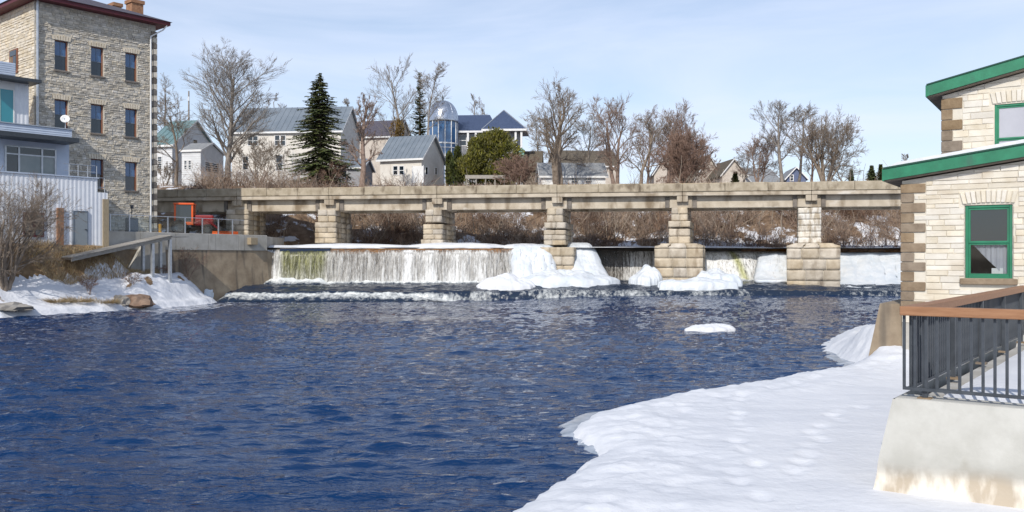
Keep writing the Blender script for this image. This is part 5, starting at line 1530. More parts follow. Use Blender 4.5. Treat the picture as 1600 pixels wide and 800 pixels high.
# ------------------------------------------------------------------ village houses
def gable_house(name, label, px, Y, rot, W, Dp, eave_y, ridge_y, wall_m, roof_m, wins=(), base_y=None, ov=0.3, seams=0, ridge='x', door=None, group=None, sidewins=(), trim=M_white, lap=False):
    """px = image column of the front left corner; local x along the front, y inward"""
    x0 = X(px, Y)
    g = gz(x0, Y) - 0.5 if base_y is None else Z(base_y, Y)
    t = thing(name, label, 'house' if 'garage' not in name else 'garage', (x0, Y, g), rot, group)
    ze, zr = Z(eave_y, Y) - g, Z(ridge_y, Y) - g
    if ridge == 'x':
        zr = Z(ridge_y, Y + Dp * 0.5) - g
        wl_ = MB().prism([(0, 0), (Dp, 0), (Dp, ze), (Dp / 2, zr - 0.12), (0, ze)], 'x', 0, W).build('wall', wall_m, t)
        k = (zr - ze) / (Dp / 2)
        a = MB().prism([(-ov, ze - ov * k), (Dp / 2, zr), (Dp / 2, zr + 0.14), (-ov, ze - ov * k + 0.14)], 'x', -ov, W + ov)
        rf_ = a.build('roof', roof_m, t)
        MB().prism([(Dp / 2 + 0.002, zr), (Dp + ov, ze - ov * k), (Dp + ov, ze - ov * k + 0.14), (Dp / 2 + 0.002, zr + 0.14)], 'x', -ov, W + ov).build('roof', roof_m, t)
        if seams:
            sm = MB(); n = int(W / seams)
            for i in range(n + 1):
                u = -ov + 0.02 + (W + 2 * ov - 0.06) * i / n
                sm.prism([(-ov - 0.01, ze - ov * k + 0.141), (Dp / 2, zr + 0.141), (Dp / 2, zr + 0.19), (-ov - 0.01, ze - ov * k + 0.19)], 'x', u, u + 0.05)
            sm.build('seam', roof_m, rf_)
        MB().box(-ov, W + ov, -ov - 0.05, -ov - 0.002, ze - ov * k - 0.06, ze - ov * k + 0.16).build('fascia', trim, t)
        for u in (-ov - 0.04, W + ov + 0.002):
            MB().prism([(-ov, ze - ov * k - 0.06), (Dp / 2, zr - 0.06), (Dp / 2, zr + 0.15), (-ov, ze - ov * k + 0.15)], 'x', u, u + 0.038).prism([(Dp / 2, zr - 0.06), (Dp + ov, ze - ov * k - 0.06), (Dp + ov, ze - ov * k + 0.15), (Dp / 2, zr + 0.15)], 'x', u, u + 0.038).build('barge_board', trim, t)
    else:
        MB().prism([(0, 0), (W, 0), (W, ze), (W / 2, zr - 0.12), (0, ze)], 'y', 0, Dp).build('wall', wall_m, t)
        k = (zr - ze) / (W / 2)
        MB().prism([(-ov, ze - ov * k), (W / 2, zr), (W / 2, zr + 0.14), (-ov, ze - ov * k + 0.14)], 'y', -ov, Dp + ov).build('roof', roof_m, t)
        MB().prism([(W / 2 + .002, zr), (W + ov, ze - ov * k), (W + ov, ze - ov * k + 0.14), (W / 2 + .002, zr + 0.14)], 'y', -ov, Dp + ov).build('roof', roof_m, t)
        MB().prism([(-ov, ze - ov * k - 0.06), (W / 2, zr - 0.06), (W / 2, zr + 0.15), (-ov, ze - ov * k + 0.15)], 'y', -ov - 0.04, -ov - 0.002).prism([(W / 2 + .002, zr - 0.06), (W + ov, ze - ov * k - 0.06), (W + ov, ze - ov * k + 0.15), (W / 2 + .002, zr + 0.15)], 'y', -ov - 0.04, -ov - 0.002).build('barge_board', trim, t)
    def win(face, a, z0, w, h):
        f = 0.09
        if face == 'front':
            o_ = MB().box(a - f, a, -0.06, 0.02, z0 - f, z0 + h + f).box(a + w, a + w + f, -0.06, 0.02, z0 - f, z0 + h + f).box(a, a + w, -0.06, 0.02, z0 + h, z0 + h + f).box(a, a + w, -0.06, 0.02, z0 - f, z0).box(a, a + w, -0.05, -0.01, z0 + h / 2 - 0.03, z0 + h / 2 + 0.03).build('window', trim, t)
            MB().box(a, a + w, -0.008, -0.003, z0, z0 + h).build('pane', M_glass, o_)
        else:
            o_ = MB().box(W - 0.02, W + 0.06, a - f, a, z0 - f, z0 + h + f).box(W - 0.02, W + 0.06, a + w, a + w + f, z0 - f, z0 + h + f).box(W - .02, W + 0.06, a, a + w, z0 + h, z0 + h + f).box(W - .02, W + 0.06, a, a + w, z0 - f, z0).build('window', trim, t)
            MB().box(W + 0.003, W + 0.008, a, a + w, z0, z0 + h).build('pane', M_glass, o_)
    for (wx, wy, ww, wh) in wins:          # image columns/rows relative to the front wall
        u = tpx((x0, Y), (math.cos(rot), math.sin(rot)), wx); Yw = Y + math.sin(rot) * u
        win('front', u, Z(wy + wh, Yw) - g, ww * Yw / FPX, wh * Yw / FPX)
    for (a, wy, ww, wh) in sidewins:
        Yw = Y + math.sin(rot) * W + math.cos(rot) * a
        win('side', a, Z(wy + wh, Yw) - g, ww, wh * Yw / FPX)
    if door:
        dx, dw, dy0, dy1 = door
        u = tpx((x0, Y), (math.cos(rot), math.sin(rot)), dx); Yw = Y + math.sin(rot) * u
        d_ = MB().box(u, u + dw * Yw / FPX, -0.05, 0.01, Z(dy1, Yw) - g, Z(dy0, Yw) - g).build('door', M_white, t)
        MB().box(u - .08, u, -0.07, 0.01, Z(dy1, Yw) - g, Z(dy0, Yw) - g + .08).box(u + dw * Yw / FPX, u + dw * Yw / FPX + .08, -0.07, 0.01, Z(dy1, Yw) - g, Z(dy0, Yw) - g + .08).build('door_frame', M_siding, d_)
    if lap:
        lm = MB(); z = 0.2
        while z < ze - 0.1:
            lm.box(0.01, W - 0.01, -0.022, -0.001, z, z + 0.05).box(W + 0.001, W + 0.022, 0.01, Dp - 0.01, z, z + 0.05); z += 0.24
        lm.build('lap_siding', wall_m, t)
    return t, g
R_ = math.radians
gable_house('white_cottage', 'white cottage with teal metal gable roof beside the stone mill corner', 232, 99, R_(-17), 3.1, 8.0, 227, 192, M_siding, M_roofteal, wins=[(247, 245, 7, 20)], sidewins=[(1.5, 243, 0.9, 18), (3.6, 218, 0.7, 8)], seams=0.6, lap=True, base_y=300)
gable_house('white_lean_to', 'small white lean-to with twin windows right of the teal-roofed cottage', 284, 96.5, R_(-14), 2.3, 4.4, 236, 226, M_siding, M_roofgreyS, wins=[(288.5, 251, 4, 13), (295, 251, 4, 13)], lap=True, base_y=300, sidewins=[(0.8, 253, 2.6, 15)], ov=0.15)
gable_house('cream_house', 'large cream house under a long blue-grey metal roof behind the tall bare tree', 362, 112, R_(-6), 14.0, 8.5, 206, 171, M_creamwall, M_roofgrey, wins=[(388, 213, 7, 14), (396, 213, 7, 14), (430, 212, 7, 15), (439, 212, 7, 15), (380, 245, 8, 20), (432, 243, 9, 23), (482, 256, 8, 11), (490, 256, 8, 11)], seams=0.7, base_y=296)
gable_house('grey_shed', 'low grey-blue shed half hidden behind the gnarled tree', 528, 108, R_(-5), 3.0, 5, 262, 250, M_greywall, M_roofgrey, wins=[(533, 267, 9, 9)], base_y=296)
gable_house('garage', 'small white garage with grey metal roof and grey gable end', 594, 104, R_(-20), 5.3, 6.2, 248, 216, M_creamwall, M_roofgrey, wins=[(615, 260, 7, 13), (624.5, 260, 7, 13)], door=(645, 18, 260, 286), seams=0.5, base_y=296, sidewins=[(1.0, 261, 0.6, 11), (3.6, 262, 0.55, 10)], ov=0.35)
gable_house('dark_roofed_house', 'house with purple-grey roof rising behind the white garage', 556, 132, R_(-12), 6.0, 8, 214, 191, M_beigewall, M_roofdark, base_y=300)
gable_house('brown_house', 'brown-roofed house partly hidden by bare trees behind the white bungalow', 872, 132, R_(8), 9.0, 8, 258, 236, M_beigewall, M_roofbrown, base_y=296)
gable_house('white_bungalow', 'low white bungalow with grey shingle roof just above the bridge deck', 846, 106, R_(2), 7.6, 6.5, 275, 256, M_white, M_roofgreyS, wins=[(893, 278, 10, 8), (915, 278, 9, 8)], base_y=300)
gable_house('brown_shed', 'dark brown hipped shed beside the round cedar bushes', 812, 118, R_(-6), 2.6, 4, 262, 238, M_roofbrown, M_roofbrown, base_y=300, trim=M_roofbrown)
gable_house('beige_gabled_house', 'beige house whose steep gable faces the river right of the dense brush', 1128, 122, R_(5), 3.3, 10, 272, 249, M_beigewall, M_roofbrown, ridge='y', base_y=300, trim=M_white)
gable_house('tan_house', 'tan house with steep pale gable edge behind the tangled red-brown brush', 1086, 128, R_(12), 4.2, 9, 278, 243, M_beigewall, M_roofbrown, ridge='y', base_y=302)
gable_house('pale_gabled_house', 'pale gabled house glimpsed between the bare trees left of the dense brush', 1022, 126, R_(-4), 3.6, 8, 270, 240, M_beigewall, M_roofgreyS, ridge='y', base_y=302)
gable_house('slate_blue_house', 'slate blue gabled house behind twin tall bare trees on the right', 1229, 124, R_(-6), 2.6, 7, 278, 262, M_bluewall, M_roofgreyS, ridge='y', base_y=302, wins=[(1235, 274, 4, 8)])
gable_house('grey_roofed_house', 'low house with sloping grey roof left of the slate blue gable', 1180, 126, R_(14), 4.4, 8, 288, 264, M_siding, M_roofgreyS, base_y=304)

# ---- domed glass tower with the blue-roofed pavilion
DY = 118.0
tcx = X(692, DY); g = gz(tcx, DY)
tw = thing('domed_tower', 'round glass stair tower with a shining silver dome', 'tower', (tcx, DY, g))
R = 24 * DY / FPX
zd0, zd1 = Z(190, DY) - g, Z(157.5, DY) - g
prof = [(R * 1.0, zd0 - 0.1), (R * 1.02, zd0)] + [(R * math.cos(a) ** 0.85 if math.cos(a) > 0 else 0, zd0 + (zd1 - zd0) * math.sin(a)) for a in np.linspace(0.06, PI / 2 - 0.02, 14)] + [(0, zd1)]
dm = MB().lathe(prof, 40).build('dome', M_dome, tw, True)
rb_ = MB()
for k in range(16):
    a = 2 * PI * k / 16
    pts = [(r_ * 1.008 * math.cos(a), r_ * 1.008 * math.sin(a), z_) for r_, z_ in prof[2:]]
    rb_.tube(pts, 0.022, 4)
rb_.build('seam', M_dome, dm)
MB().tube([(0, 0, zd1 - 0.1), (0, 0, zd1 + 0.35)], 0.09, 8).tube([(0, 0, zd1 + 0.35), (0, 0, zd1 + 0.75)], [0.13, 0.02], 8).tube([(-1.3, 0, zd1 + 0.25), (0.2, 0, zd1 + 0.25)], 0.02, 5).build('finial', M_darkmetal, dm)
nm = 14
for k in range(nm):
    a0, a1 = 2 * PI * k / nm, 2 * PI * (k + 1) / nm
    for (z0_, z1_) in ((0.4, Z(226, DY) - g), (Z(225, DY) - g, zd0 - 0.12)):
        ri = R * 0.95
        MB().hexa([(ri * math.cos(a0), ri * math.sin(a0), z0_), (ri * math.cos(a1), ri * math.sin(a1), z0_), (0.97 * ri * math.cos(a1), 0.97 * ri * math.sin(a1), z0_), (0.97 * ri * math.cos(a0), 0.97 * ri * math.sin(a0), z0_),
                   (ri * math.cos(a0), ri * math.sin(a0), z1_), (ri * math.cos(a1), ri * math.sin(a1), z1_), (0.97 * ri * math.cos(a1), 0.97 * ri * math.sin(a1), z1_), (0.97 * ri * math.cos(a0), 0.97 * ri * math.sin(a0), z1_)]).build('pane', M_glass_blue, tw)
    mu = MB(); x_, y_ = R * 0.965 * math.cos(a0), R * 0.965 * math.sin(a0)
    mu.box(x_ - 0.05, x_ + 0.05, y_ - 0.05, y_ + 0.05, 0, zd0 - 0.1).build('mullion', M_white, tw)
MB().lathe([(R * 0.94, Z(226.5, DY) - g), (R * 0.99, Z(226.5, DY) - g), (R * 0.99, Z(224.5, DY) - g), (R * 0.94, Z(224.5, DY) - g)], 28).build('transom', M_white, tw)
MB().lathe([(R * 0.94, Z(233, DY) - g), (R * 0.985, Z(233, DY) - g), (R * 0.985, Z(232, DY) - g), (R * 0.94, Z(232, DY) - g)], 28).build('transom', M_white, tw)
MB().tube([(0, 0, 0), (0, 0, zd0 - 0.5)], 0.3, 8).build('core', M_greywall, tw)

PY = 119.0
px0 = X(714, PY); g = gz(px0, PY)
pv = thing('blue_roofed_house', 'pavilion house with blue hipped roof and white posts beside the domed tower', 'house', (px0, PY, g), R_(-4))
W = X(818, PY) - px0; De = 9.0
ze, zr = Z(206, PY) - g, Z(178, PY + 4) - g
h = W / 2
rb2 = MB()
rb2.v = [(-0.5, -0.7, ze), (W * .62, -0.7, ze), (W * .62, De, ze), (-0.5, De, ze), (-0.5, De / 2, zr - 0.1), (W * .45, De / 2, zr - 0.1)]
rb2.f = [[0, 1, 5, 4], [1, 2, 5], [2, 3, 4, 5], [3, 0, 4], [3, 2, 1, 0]]
rb2.build('roof', M_roofblue, pv)
rb3 = MB(); xa3, xb3, ya3, yb3 = W * .40, W + .5, -2.2, 5.0
xc3 = (xa3 + xb3) / 2 - 0.3
rb3.v = [(xa3, ya3, ze - .02), (xb3, ya3, ze - .02), (xb3, yb3, ze - .02), (xa3, yb3, ze - .02), (xc3, 1.4, zr + 0.0)]
rb3.f = [[0, 1, 4], [1, 2, 4], [2, 3, 4], [3, 0, 4], [3, 2, 1, 0]]
rb3.build('roof', M_roofblue, pv)
hp = MB()
for c in ((xa3, ya3), (xb3, ya3), (xb3, yb3)):
    hp.tube([(c[0], c[1], ze + .02), (xc3, 1.4, zr + .03)], 0.07, 5)
hp.build('hip_ridge', M_steel, pv)
MB().box(-0.55, W * .40, -0.78, -0.705, ze - 0.22, ze + 0.03).box(xa3 - .04, xb3 + .04, ya3 - 0.07, ya3 - 0.005, ze - 0.25, ze + 0.02).box(xb3 + .005, xb3 + 0.07, ya3, yb3, ze - 0.25, ze + 0.02).build('fascia', M_white, pv)
MB().box(0, W * .45, 0.0, De - .5, 0, ze - .05).box(W * .45, W - 0.6, -1.2, 4.4, 0, ze - .05).build('wall', M_greywall, pv)
for (a, b) in ((0.3, 1.3), (1.7, 2.7), (3.2, 4.0)):
    w = MB().box(a, b, -0.06, -0.002, ze - 1.9, ze - 0.35).build('window', M_white, pv)
    MB().box(a + .08, b - .08, -0.075, -0.061, ze - 1.8, ze - 1.2).box(a + .08, b - .08, -0.075, -0.061, ze - 1.1, ze - 0.43).build('pane', M_glass, w)
for xx in (1.55, 2.6, W * .44, W - 0.9, W - 0.15, W * .7):
    MB().box(xx - 0.13, xx + 0.13, (ya3 + 0.3 if xx > W * .42 else -0.6) - 0.13, (ya3 + 0.3 if xx > W * .42 else -0.6) + 0.13, 0, ze - 0.06).build('post', M_white, pv)

# ---- pickets, utility pole, bench, feeder
fY = 101.0
fx0 = X(346, fY); gf = gz(X(440, fY), fY)
for (pa_, pb_, nm_, lab) in ((346, 404, 'picket_fence', 'white picket fence left of the cream house doorway'), (440, 546, 'picket_fence', 'low pale picket fence under the spruce in front of the cream house')):
    xa1, xb1 = X(pa_, fY), X(pb_, fY)
    zf_ = Z(289, fY)
    tall = (Z(266, fY) if pa_ == 346 else Z(274, fY)) - zf_
    fe = thing(nm_, lab, 'fence', (xa1, fY, zf_), 0, 'picket fences along the village edge')
    n = int((xb1 - xa1) / 0.16)
    pm_ = None
    for i in range(n):
        if pm_ is None:
            o = MB().prism([(-0.05, 0), (0.05, 0), (0.05, tall - 0.06), (0, tall), (-0.05, tall - 0.06)], 'y', -0.012, 0.012).build('picket', M_white, fe); pm_ = o.data
        else:
            o = bpy.data.objects.new('picket', pm_); COL.objects.link(o); o.parent = fe
        o.location = (i * 0.16 + 0.08, 0, 0)
    for zz in (0.3, tall - 0.3):
        MB().box(0, n * 0.16, 0.015, 0.05, zz, zz + 0.08).build('rail', M_white, fe)
pY = 125; gp = gz(X(295, pY), pY)
po = thing('utility_pole', 'slim wooden utility pole rising behind the white cottage', 'pole', (X(295, pY), pY, gp - 0.2))
MB().tube([(0, 0, 0), (0, 0, Z(140, pY) - gp)], [0.16, 0.10], 8).build('shaft', M_bark_grey, po)
MB().box(-0.12, 0.12, -0.16, -0.09, Z(150, pY) - gp - .5, Z(150, pY) - gp + .1).build('transformer', M_steel, po)
bY_ = 98.0
bn = thing('landing_stage', 'low timber platform on posts under the round cedar bushes', 'platform', (X(727, bY_), bY_, Z(288, bY_)))
wdt = X(790, bY_) - X(727, bY_)
for i in range(8):
    MB().box(0, wdt, i * 0.22, i * 0.22 + 0.2, 0.95, 1.02).build('plank', M_wood, bn)
for i in range(5):
    MB().box(lerp(0.1, wdt - 0.2, i / 4), lerp(0.1, wdt - 0.2, i / 4) + 0.12, 0.05, 0.17, -0.3, 0.948).build('post', M_wood, bn)
MB().box(0, wdt, -0.04, -0.002, 0.62, 0.98).build('skirt', M_wood, bn)
gy = 103.0
gp2 = gz(X(815, gy), gy)
bx = thing('green_feeder', 'pale green box on a grey pole right of the cedar bushes', 'bird feeder', (X(815, gy), gy, gp2 - .2))
MB().tube([(0, 0, 0), (0, 0, Z(250, gy) - gp2 + .2)], 0.05, 8).build('pole', M_steel, bx)
M_palegreen = mat('pale_green_paint', (0.22, 0.42, 0.36), rough=0.6)
zz = Z(250, gy) - gp2 + .2
MB().box(-0.28, 0.28, -0.28, 0.28, zz, zz + 1.1).build('box', M_palegreen, bx)
MB().prism([(-0.36, zz + 1.1), (0.36, zz + 1.1), (0, zz + 1.4)], 'y', -0.36, 0.36).build('roof', M_palegreen, bx)

# ------------------------------------------------------------------ bare trees
def grow_tree(seed, H, W, r0, lean=(0, 0), stems=1, first=0.28, limbs=11, sub1=8, sub2=6, twigs=5, up=0.35, gnarl=0.18, ang=(0.45, 0.95), rmin=0.011, fan=0.0):
    """segments of a bare tree of height H and crown width W rooted at the origin"""
    rnd = np.random.RandomState(seed)
    segs = ([], [], [], [])
    thick = []
    def add(p, q, a, b):
        segs[0].append(p); segs[1].append(q); segs[2].append(a); segs[3].append(b)
    def branch(p, d, L, r, lev, nseg):
        pts = [p]; dirs = [d]; rad = [r]
        rend = max(rmin * 0.7, r * (0.30 if lev == 0 else 0.35))
        for i in range(nseg):
            d = d + rnd.normal(0, gnarl * (0.5, 1.0, 0.8, 0.6)[lev], 3)
            d[2] += up * (0.25, 0.12, 0.22, 0.28)[lev]
            d = d / np.linalg.norm(d)
            q = p + d * (L / nseg)
            r2 = r + (rend - r) * (i + 1) / nseg
            add(p, q, rad[-1], r2)
            p = q; pts.append(p); dirs.append(d); rad.append(r2)
        return pts, dirs, rad
    def along(pts, dirs, rad, t):
        n = len(pts) - 1; x = t * n; i = min(int(x), n - 1); f_ = x - i
        return pts[i] + (pts[i + 1] - pts[i]) * f_, dirs[min(i + 1, n)], rad[i] + (rad[i + 1] - rad[i]) * f_
    def side(d, a, phi=None):
        ref = np.array([0, 0, 1.0]) if abs(d[2]) < 0.95 else np.array([1.0, 0, 0])
        u = np.cross(d, ref); u /= np.linalg.norm(u); w = np.cross(d, u)
        ph = rnd.uniform(0, 2 * PI) if phi is None else phi
        v = d * math.cos(a) + (u * math.cos(ph) + w * math.sin(ph)) * math.sin(a)
        return v / np.linalg.norm(v)
    for s in range(stems):
        if stems == 1:
            d = np.array([lean[0], lean[1], 1.0]); base = np.zeros(3)
        else:
            aa = 2 * PI * s / stems + rnd.uniform(-.4, .4); k = fan * rnd.uniform(0.35, 1.0)
            d = np.array([lean[0] + k * math.cos(aa), lean[1] + k * math.sin(aa), 1.0]); base = np.array([0.18 * math.cos(aa), 0.18 * math.sin(aa), 0]) * r0 * 4
        d /= np.linalg.norm(d)
        hs = H * (1.0 if stems == 1 else rnd.uniform(0.7, 0.95))
        T = branch(base, d, hs * 0.86, r0 * (1 if stems == 1 else rnd.uniform(.55, 1)), 0, 9)
        nl = limbs if stems == 1 else max(4, limbs // 2)
        phi0 = rnd.uniform(0, 6)
        for i in range(nl):
            t = first + (1 - first) * (i + rnd.uniform(.1, .9)) / nl
            p, dd, rr = along(*T, min(t, 0.99))
            h_ = (t - first) / (1 - first)
            L1 = W * 0.5 * (0.55 + 0.75 * math.sin(PI * min(1, 0.22 + 0.72 * h_))) * rnd.uniform(0.75, 1.15)
            L1 = min(L1, H * 0.55)
            b1 = branch(p, side(dd, rnd.uniform(*ang) * (1.05 - 0.45 * h_), phi0 + 2.4 * i), L1, rr * 0.45, 1, 5)
            for j in range(sub1):
                t1 = 0.22 + 0.78 * (j + rnd.rand()) / sub1
                p, dd, rr1 = along(*b1, min(t1, .99))
                L2 = L1 * 0.46 * rnd.uniform(0.6, 1.1) * (1.1 - 0.45 * t1)
                b2 = branch(p, side(dd, rnd.uniform(0.4, 0.9)), L2, max(rmin * 1.3, rr1 * 0.48), 2, 3)
                for k_ in range(sub2):
                    t2 = 0.2 + 0.8 * (k_ + rnd.rand()) / sub2
                    p, dd, rr2 = along(*b2, min(t2, .99))
                    L3 = L2 * 0.55 * rnd.uniform(0.6, 1.2)
                    b3 = branch(p, side(dd, rnd.uniform(0.35, 0.9)), L3, max(rmin, rr2 * 0.6), 3, 2)
                    for m_ in range(twigs):
                        p, dd, rr3 = along(*b3, rnd.uniform(0.25, 0.99))
                        q = p + (side(dd, rnd.uniform(0.25, 0.65)) + np.array([0, 0, up * 0.4])) * L3 * rnd.uniform(0.35, 0.75)
                        add(p, q, rmin, rmin * 0.7)
    P0, P1, R0, R1 = [np.array(s) for s in segs]
    return P0, P1, R0, R1
def fit(P0, P1, H, W):
    top = np.percentile(P1[:, 2], 99.8); k = H / top
    wx = np.percentile(np.abs(P1[:, 0] - np.median(P1[:, 0])), 98.5) * 2
    s = np.array([W / wx, W / wx, k])
    return P0 * s, P1 * s
def bare_tree(name, label, px, Y, y_top, w_px, m, seed, r0=0.22, cat='tree', base_y=None, sink=0.3, group=None, zbase=None, **kw):
    x0 = X(px, Y)
    g = (gz(x0, Y) if base_y is None else Z(base_y, Y)) - sink
    if zbase is not None: g = zbase
    H, W = Z(y_top, Y) - g, w_px * Y / FPX
    P0, P1, R0, R1 = grow_tree(seed, H, W, r0, **kw)
    P0, P1 = fit(P0, P1, H, W)
    t = thing(name, label, cat, (x0, Y, g), 0, group)
    big = R0 > 0.035
    v, f_ = tubes(P0[big], P1[big], R0[big], R1[big], 6)
    link('trunk', mesh_np('trunk', v, f_, True), m, t)
    v, f_ = tubes(P0[~big], P1[~big], R0[~big], R1[~big], 3)
    link('crown', mesh_np('crown', v, f_), m, t)
    return t
bare_tree('bare_maple', 'tall bare tree with broad crown and dark trunk in front of the cream house', 354, 96, 63, 132, M_bark_grey, 1, 0.36, first=0.20, limbs=24, sub1=10, sub2=6, up=0.55, ang=(0.40, 0.80), gnarl=0.08)
bare_tree('bare_tree', 'slim bare tree with pale trunk in front of the white lean-to', 276, 91, 150, 85, M_bark, 2, 0.2, first=0.35, limbs=9, sub1=7, up=0.4)
bare_tree('bare_tree', 'distant bare tree just right of the stone mill corner', 258, 150, 118, 55, M_bark_grey, 3, 0.25, first=0.2, limbs=10, up=0.5, ang=(.3, .7))
bare_tree('gnarled_tree', 'gnarled bare tree with reddish twigs left of the white garage', 566, 93, 143, 70, M_bark_red, 4, 0.34, first=0.25, limbs=12, sub1=8, sub2=7, twigs=6, gnarl=0.3, up=0.3)
bare_tree('bare_tree', 'wide bare tree left of the narrow dark spruce', 628, 132, 88, 98, M_bark_grey, 5, 0.3, first=0.25, limbs=13, gnarl=0.14, up=0.45, ang=(.4, .9))
bare_tree('bare_tree', 'thin leaning bare tree between the narrow spruce and the dome', 660, 112, 93, 62, M_bark_grey, 6, 0.2, first=0.5, limbs=9, lean=(0.12, 0), gnarl=0.1, up=0.5, ang=(.3, .8))
bare_tree('bare_tree', 'faint bare tree behind the dome, left of its pair', 728, 175, 152, 46, M_bark_grey, 7, 0.25, first=0.2, limbs=9, up=0.4, rmin=0.016)
bare_tree('bare_tree', 'faint bare tree above the blue hipped roof, right of its pair', 757, 178, 152, 52, M_bark_grey, 8, 0.25, first=0.2, limbs=9, up=0.4, rmin=0.016)
bare_tree('bare_tree', 'small bare tree at the left end of the white bungalow', 845, 121, 175, 50, M_bark_grey, 9, 0.16, first=0.25, limbs=9, up=0.4)
bare_tree('forked_tree', 'forked thick-trunked bare tree leaning over the white bungalow', 872, 99, 128, 100, M_bark, 10, 0.40, stems=3, fan=0.35, first=0.25, limbs=16, sub1=8, sub2=6, gnarl=0.2, up=0.35)
bare_tree('bare_tree', 'tall twiggy bare tree left of the gap with the leaning limb', 962, 104, 150, 100, M_bark_red, 11, 0.30, stems=2, fan=0.2, first=0.2, limbs=18, sub1=8, sub2=6, twigs=6, gnarl=0.2, up=0.3)
bare_tree('bare_tree', 'spreading bare tree whose lower limb leans right over the bridge', 999, 100, 178, 92, M_bark, 12, 0.24, lean=(0.25, 0), first=0.25, limbs=11, gnarl=0.24, up=0.3)
bare_tree('bare_tree', 'round-crowned bare tree rising behind the tangled brown brush', 1046, 112, 158, 105, M_bark_red, 13, 0.32, stems=3, fan=0.3, first=0.2, limbs=18, sub1=8, sub2=6, twigs=6, gnarl=0.22, up=0.28)
bare_tree('bare_tree', 'bare tree standing between the forked tree and the tall twiggy tree', 922, 110, 178, 62, M_bark_grey, 61, 0.2, first=0.2, limbs=13, gnarl=0.16, up=0.4, ang=(.4, .9))
bare_tree('bare_tree', 'far reddish bare tree behind the leaning limb left of the tangled bush', 1012, 128, 168, 66, M_bark_red, 62, 0.22, first=0.15, limbs=15, gnarl=0.16, up=0.35, ang=(.4, .9))
bare_tree('bare_tree', 'bare tree at the right shoulder of the tangled red-brown bush', 1094, 108, 205, 52, M_bark_grey, 63, 0.16, first=0.15, limbs=12, gnarl=0.18, up=0.3)
bare_tree('bare_tree', 'thin pale bare tree above the beige gable', 1160, 118, 228, 48, M_bark_grey, 64, 0.14, first=0.15, limbs=11, gnarl=0.16, up=0.35)
bare_tree('bare_tree', 'low bare tree spreading right of the fan-shaped tree', 1318, 108, 238, 60, M_bark_grey, 65, 0.14, first=0.12, limbs=12, gnarl=0.2, up=0.25)
bare_tree('bare_tree', 'far bare tree glimpsed between the cream house roof and the gnarled tree', 545, 150, 150, 42, M_bark_grey, 66, 0.2, first=0.2, limbs=10, up=0.4, rmin=0.016)
bare_tree('bare_tree', 'far bare tree showing above the ridge of the cream house', 425, 160, 148, 40, M_bark_grey, 67, 0.2, first=0.2, limbs=10, up=0.4, rmin=0.016)
bare_tree('tangled_bush', 'dense tangled red-brown bush as tall as a house above the bridge', 1068, 97, 196, 92, M_twig_red, 14, 0.12, stems=9, fan=0.75, first=0.12, limbs=18, sub1=7, sub2=6, twigs=4, gnarl=0.26, up=0.2, cat='bush', rmin=0.014)
bare_tree('bare_tree', 'tall straight bare tree, left of the twin trees by the slate blue house', 1222, 105, 154, 74, M_bark_grey, 15, 0.26, first=0.35, limbs=12, gnarl=0.11, up=0.45, ang=(.4, .9))
bare_tree('bare_tree', 'tall straight bare tree, right of the twin trees by the slate blue house', 1247, 106, 162, 58, M_bark_grey, 16, 0.2, first=0.35, limbs=11, lean=(0.05, 0), gnarl=0.12, up=0.45, ang=(.4, .9))
bare_tree('fan_shaped_tree', 'many-stemmed bare tree fanning out near the green eaves', 1290, 99, 172, 118, M_bark, 17, 0.22, stems=9, fan=0.62, lean=(0.14, 0), first=0.3, limbs=12, sub1=7, sub2=5, twigs=4, gnarl=0.13, up=0.15)
bare_tree('bare_tree', 'low spreading bare tree left of the twin tall trees', 1186, 110, 205, 72, M_bark_red, 18, 0.2, stems=3, fan=0.4, first=0.15, limbs=14, sub2=6, gnarl=0.2, up=0.3)
bare_tree('bare_tree', 'small crooked bare tree between the twin trees and the fan-shaped tree', 1268, 101, 205, 45, M_bark_red, 19, 0.16, first=0.2, limbs=11, gnarl=0.25, up=0.3)
bare_tree('bare_tree', 'tiny far bare tree above the tip of the green eaves', 1416, 170, 240, 22, M_bark_grey, 20, 0.15, first=0.15, limbs=8, up=0.4, rmin=0.018)
bare_tree('bare_shrub', 'arching bare shrub leaning right in front of the cream house windows', 405, 94, 212, 85, M_bark, 21, 0.10, stems=5, fan=0.75, lean=(0.25, 0), first=0.25, limbs=12, sub1=6, sub2=5, twigs=4, gnarl=0.15, cat='shrub')
bare_tree('bare_shrub', 'reddish twiggy shrub below the spruce tree', 520, 94, 245, 60, M_twig_red, 22, 0.05, stems=7, fan=0.7, first=0.1, limbs=10, sub1=6, sub2=5, twigs=4, cat='shrub')
bare_tree('bare_shrub', 'bristly red-brown shrub in front of the round cedar bushes', 806, 95, 240, 70, M_twig_red, 23, 0.05, stems=9, fan=0.6, first=0.1, limbs=10, sub1=6, sub2=6, twigs=5, cat='shrub', rmin=0.013)
bare_tree('bare_shrub', 'twiggy shrub at the left wall of the white cottage', 257, 93, 250, 34, M_bark, 24, 0.05, stems=5, fan=0.5, first=0.1, limbs=8, sub1=5, sub2=5, cat='shrub')
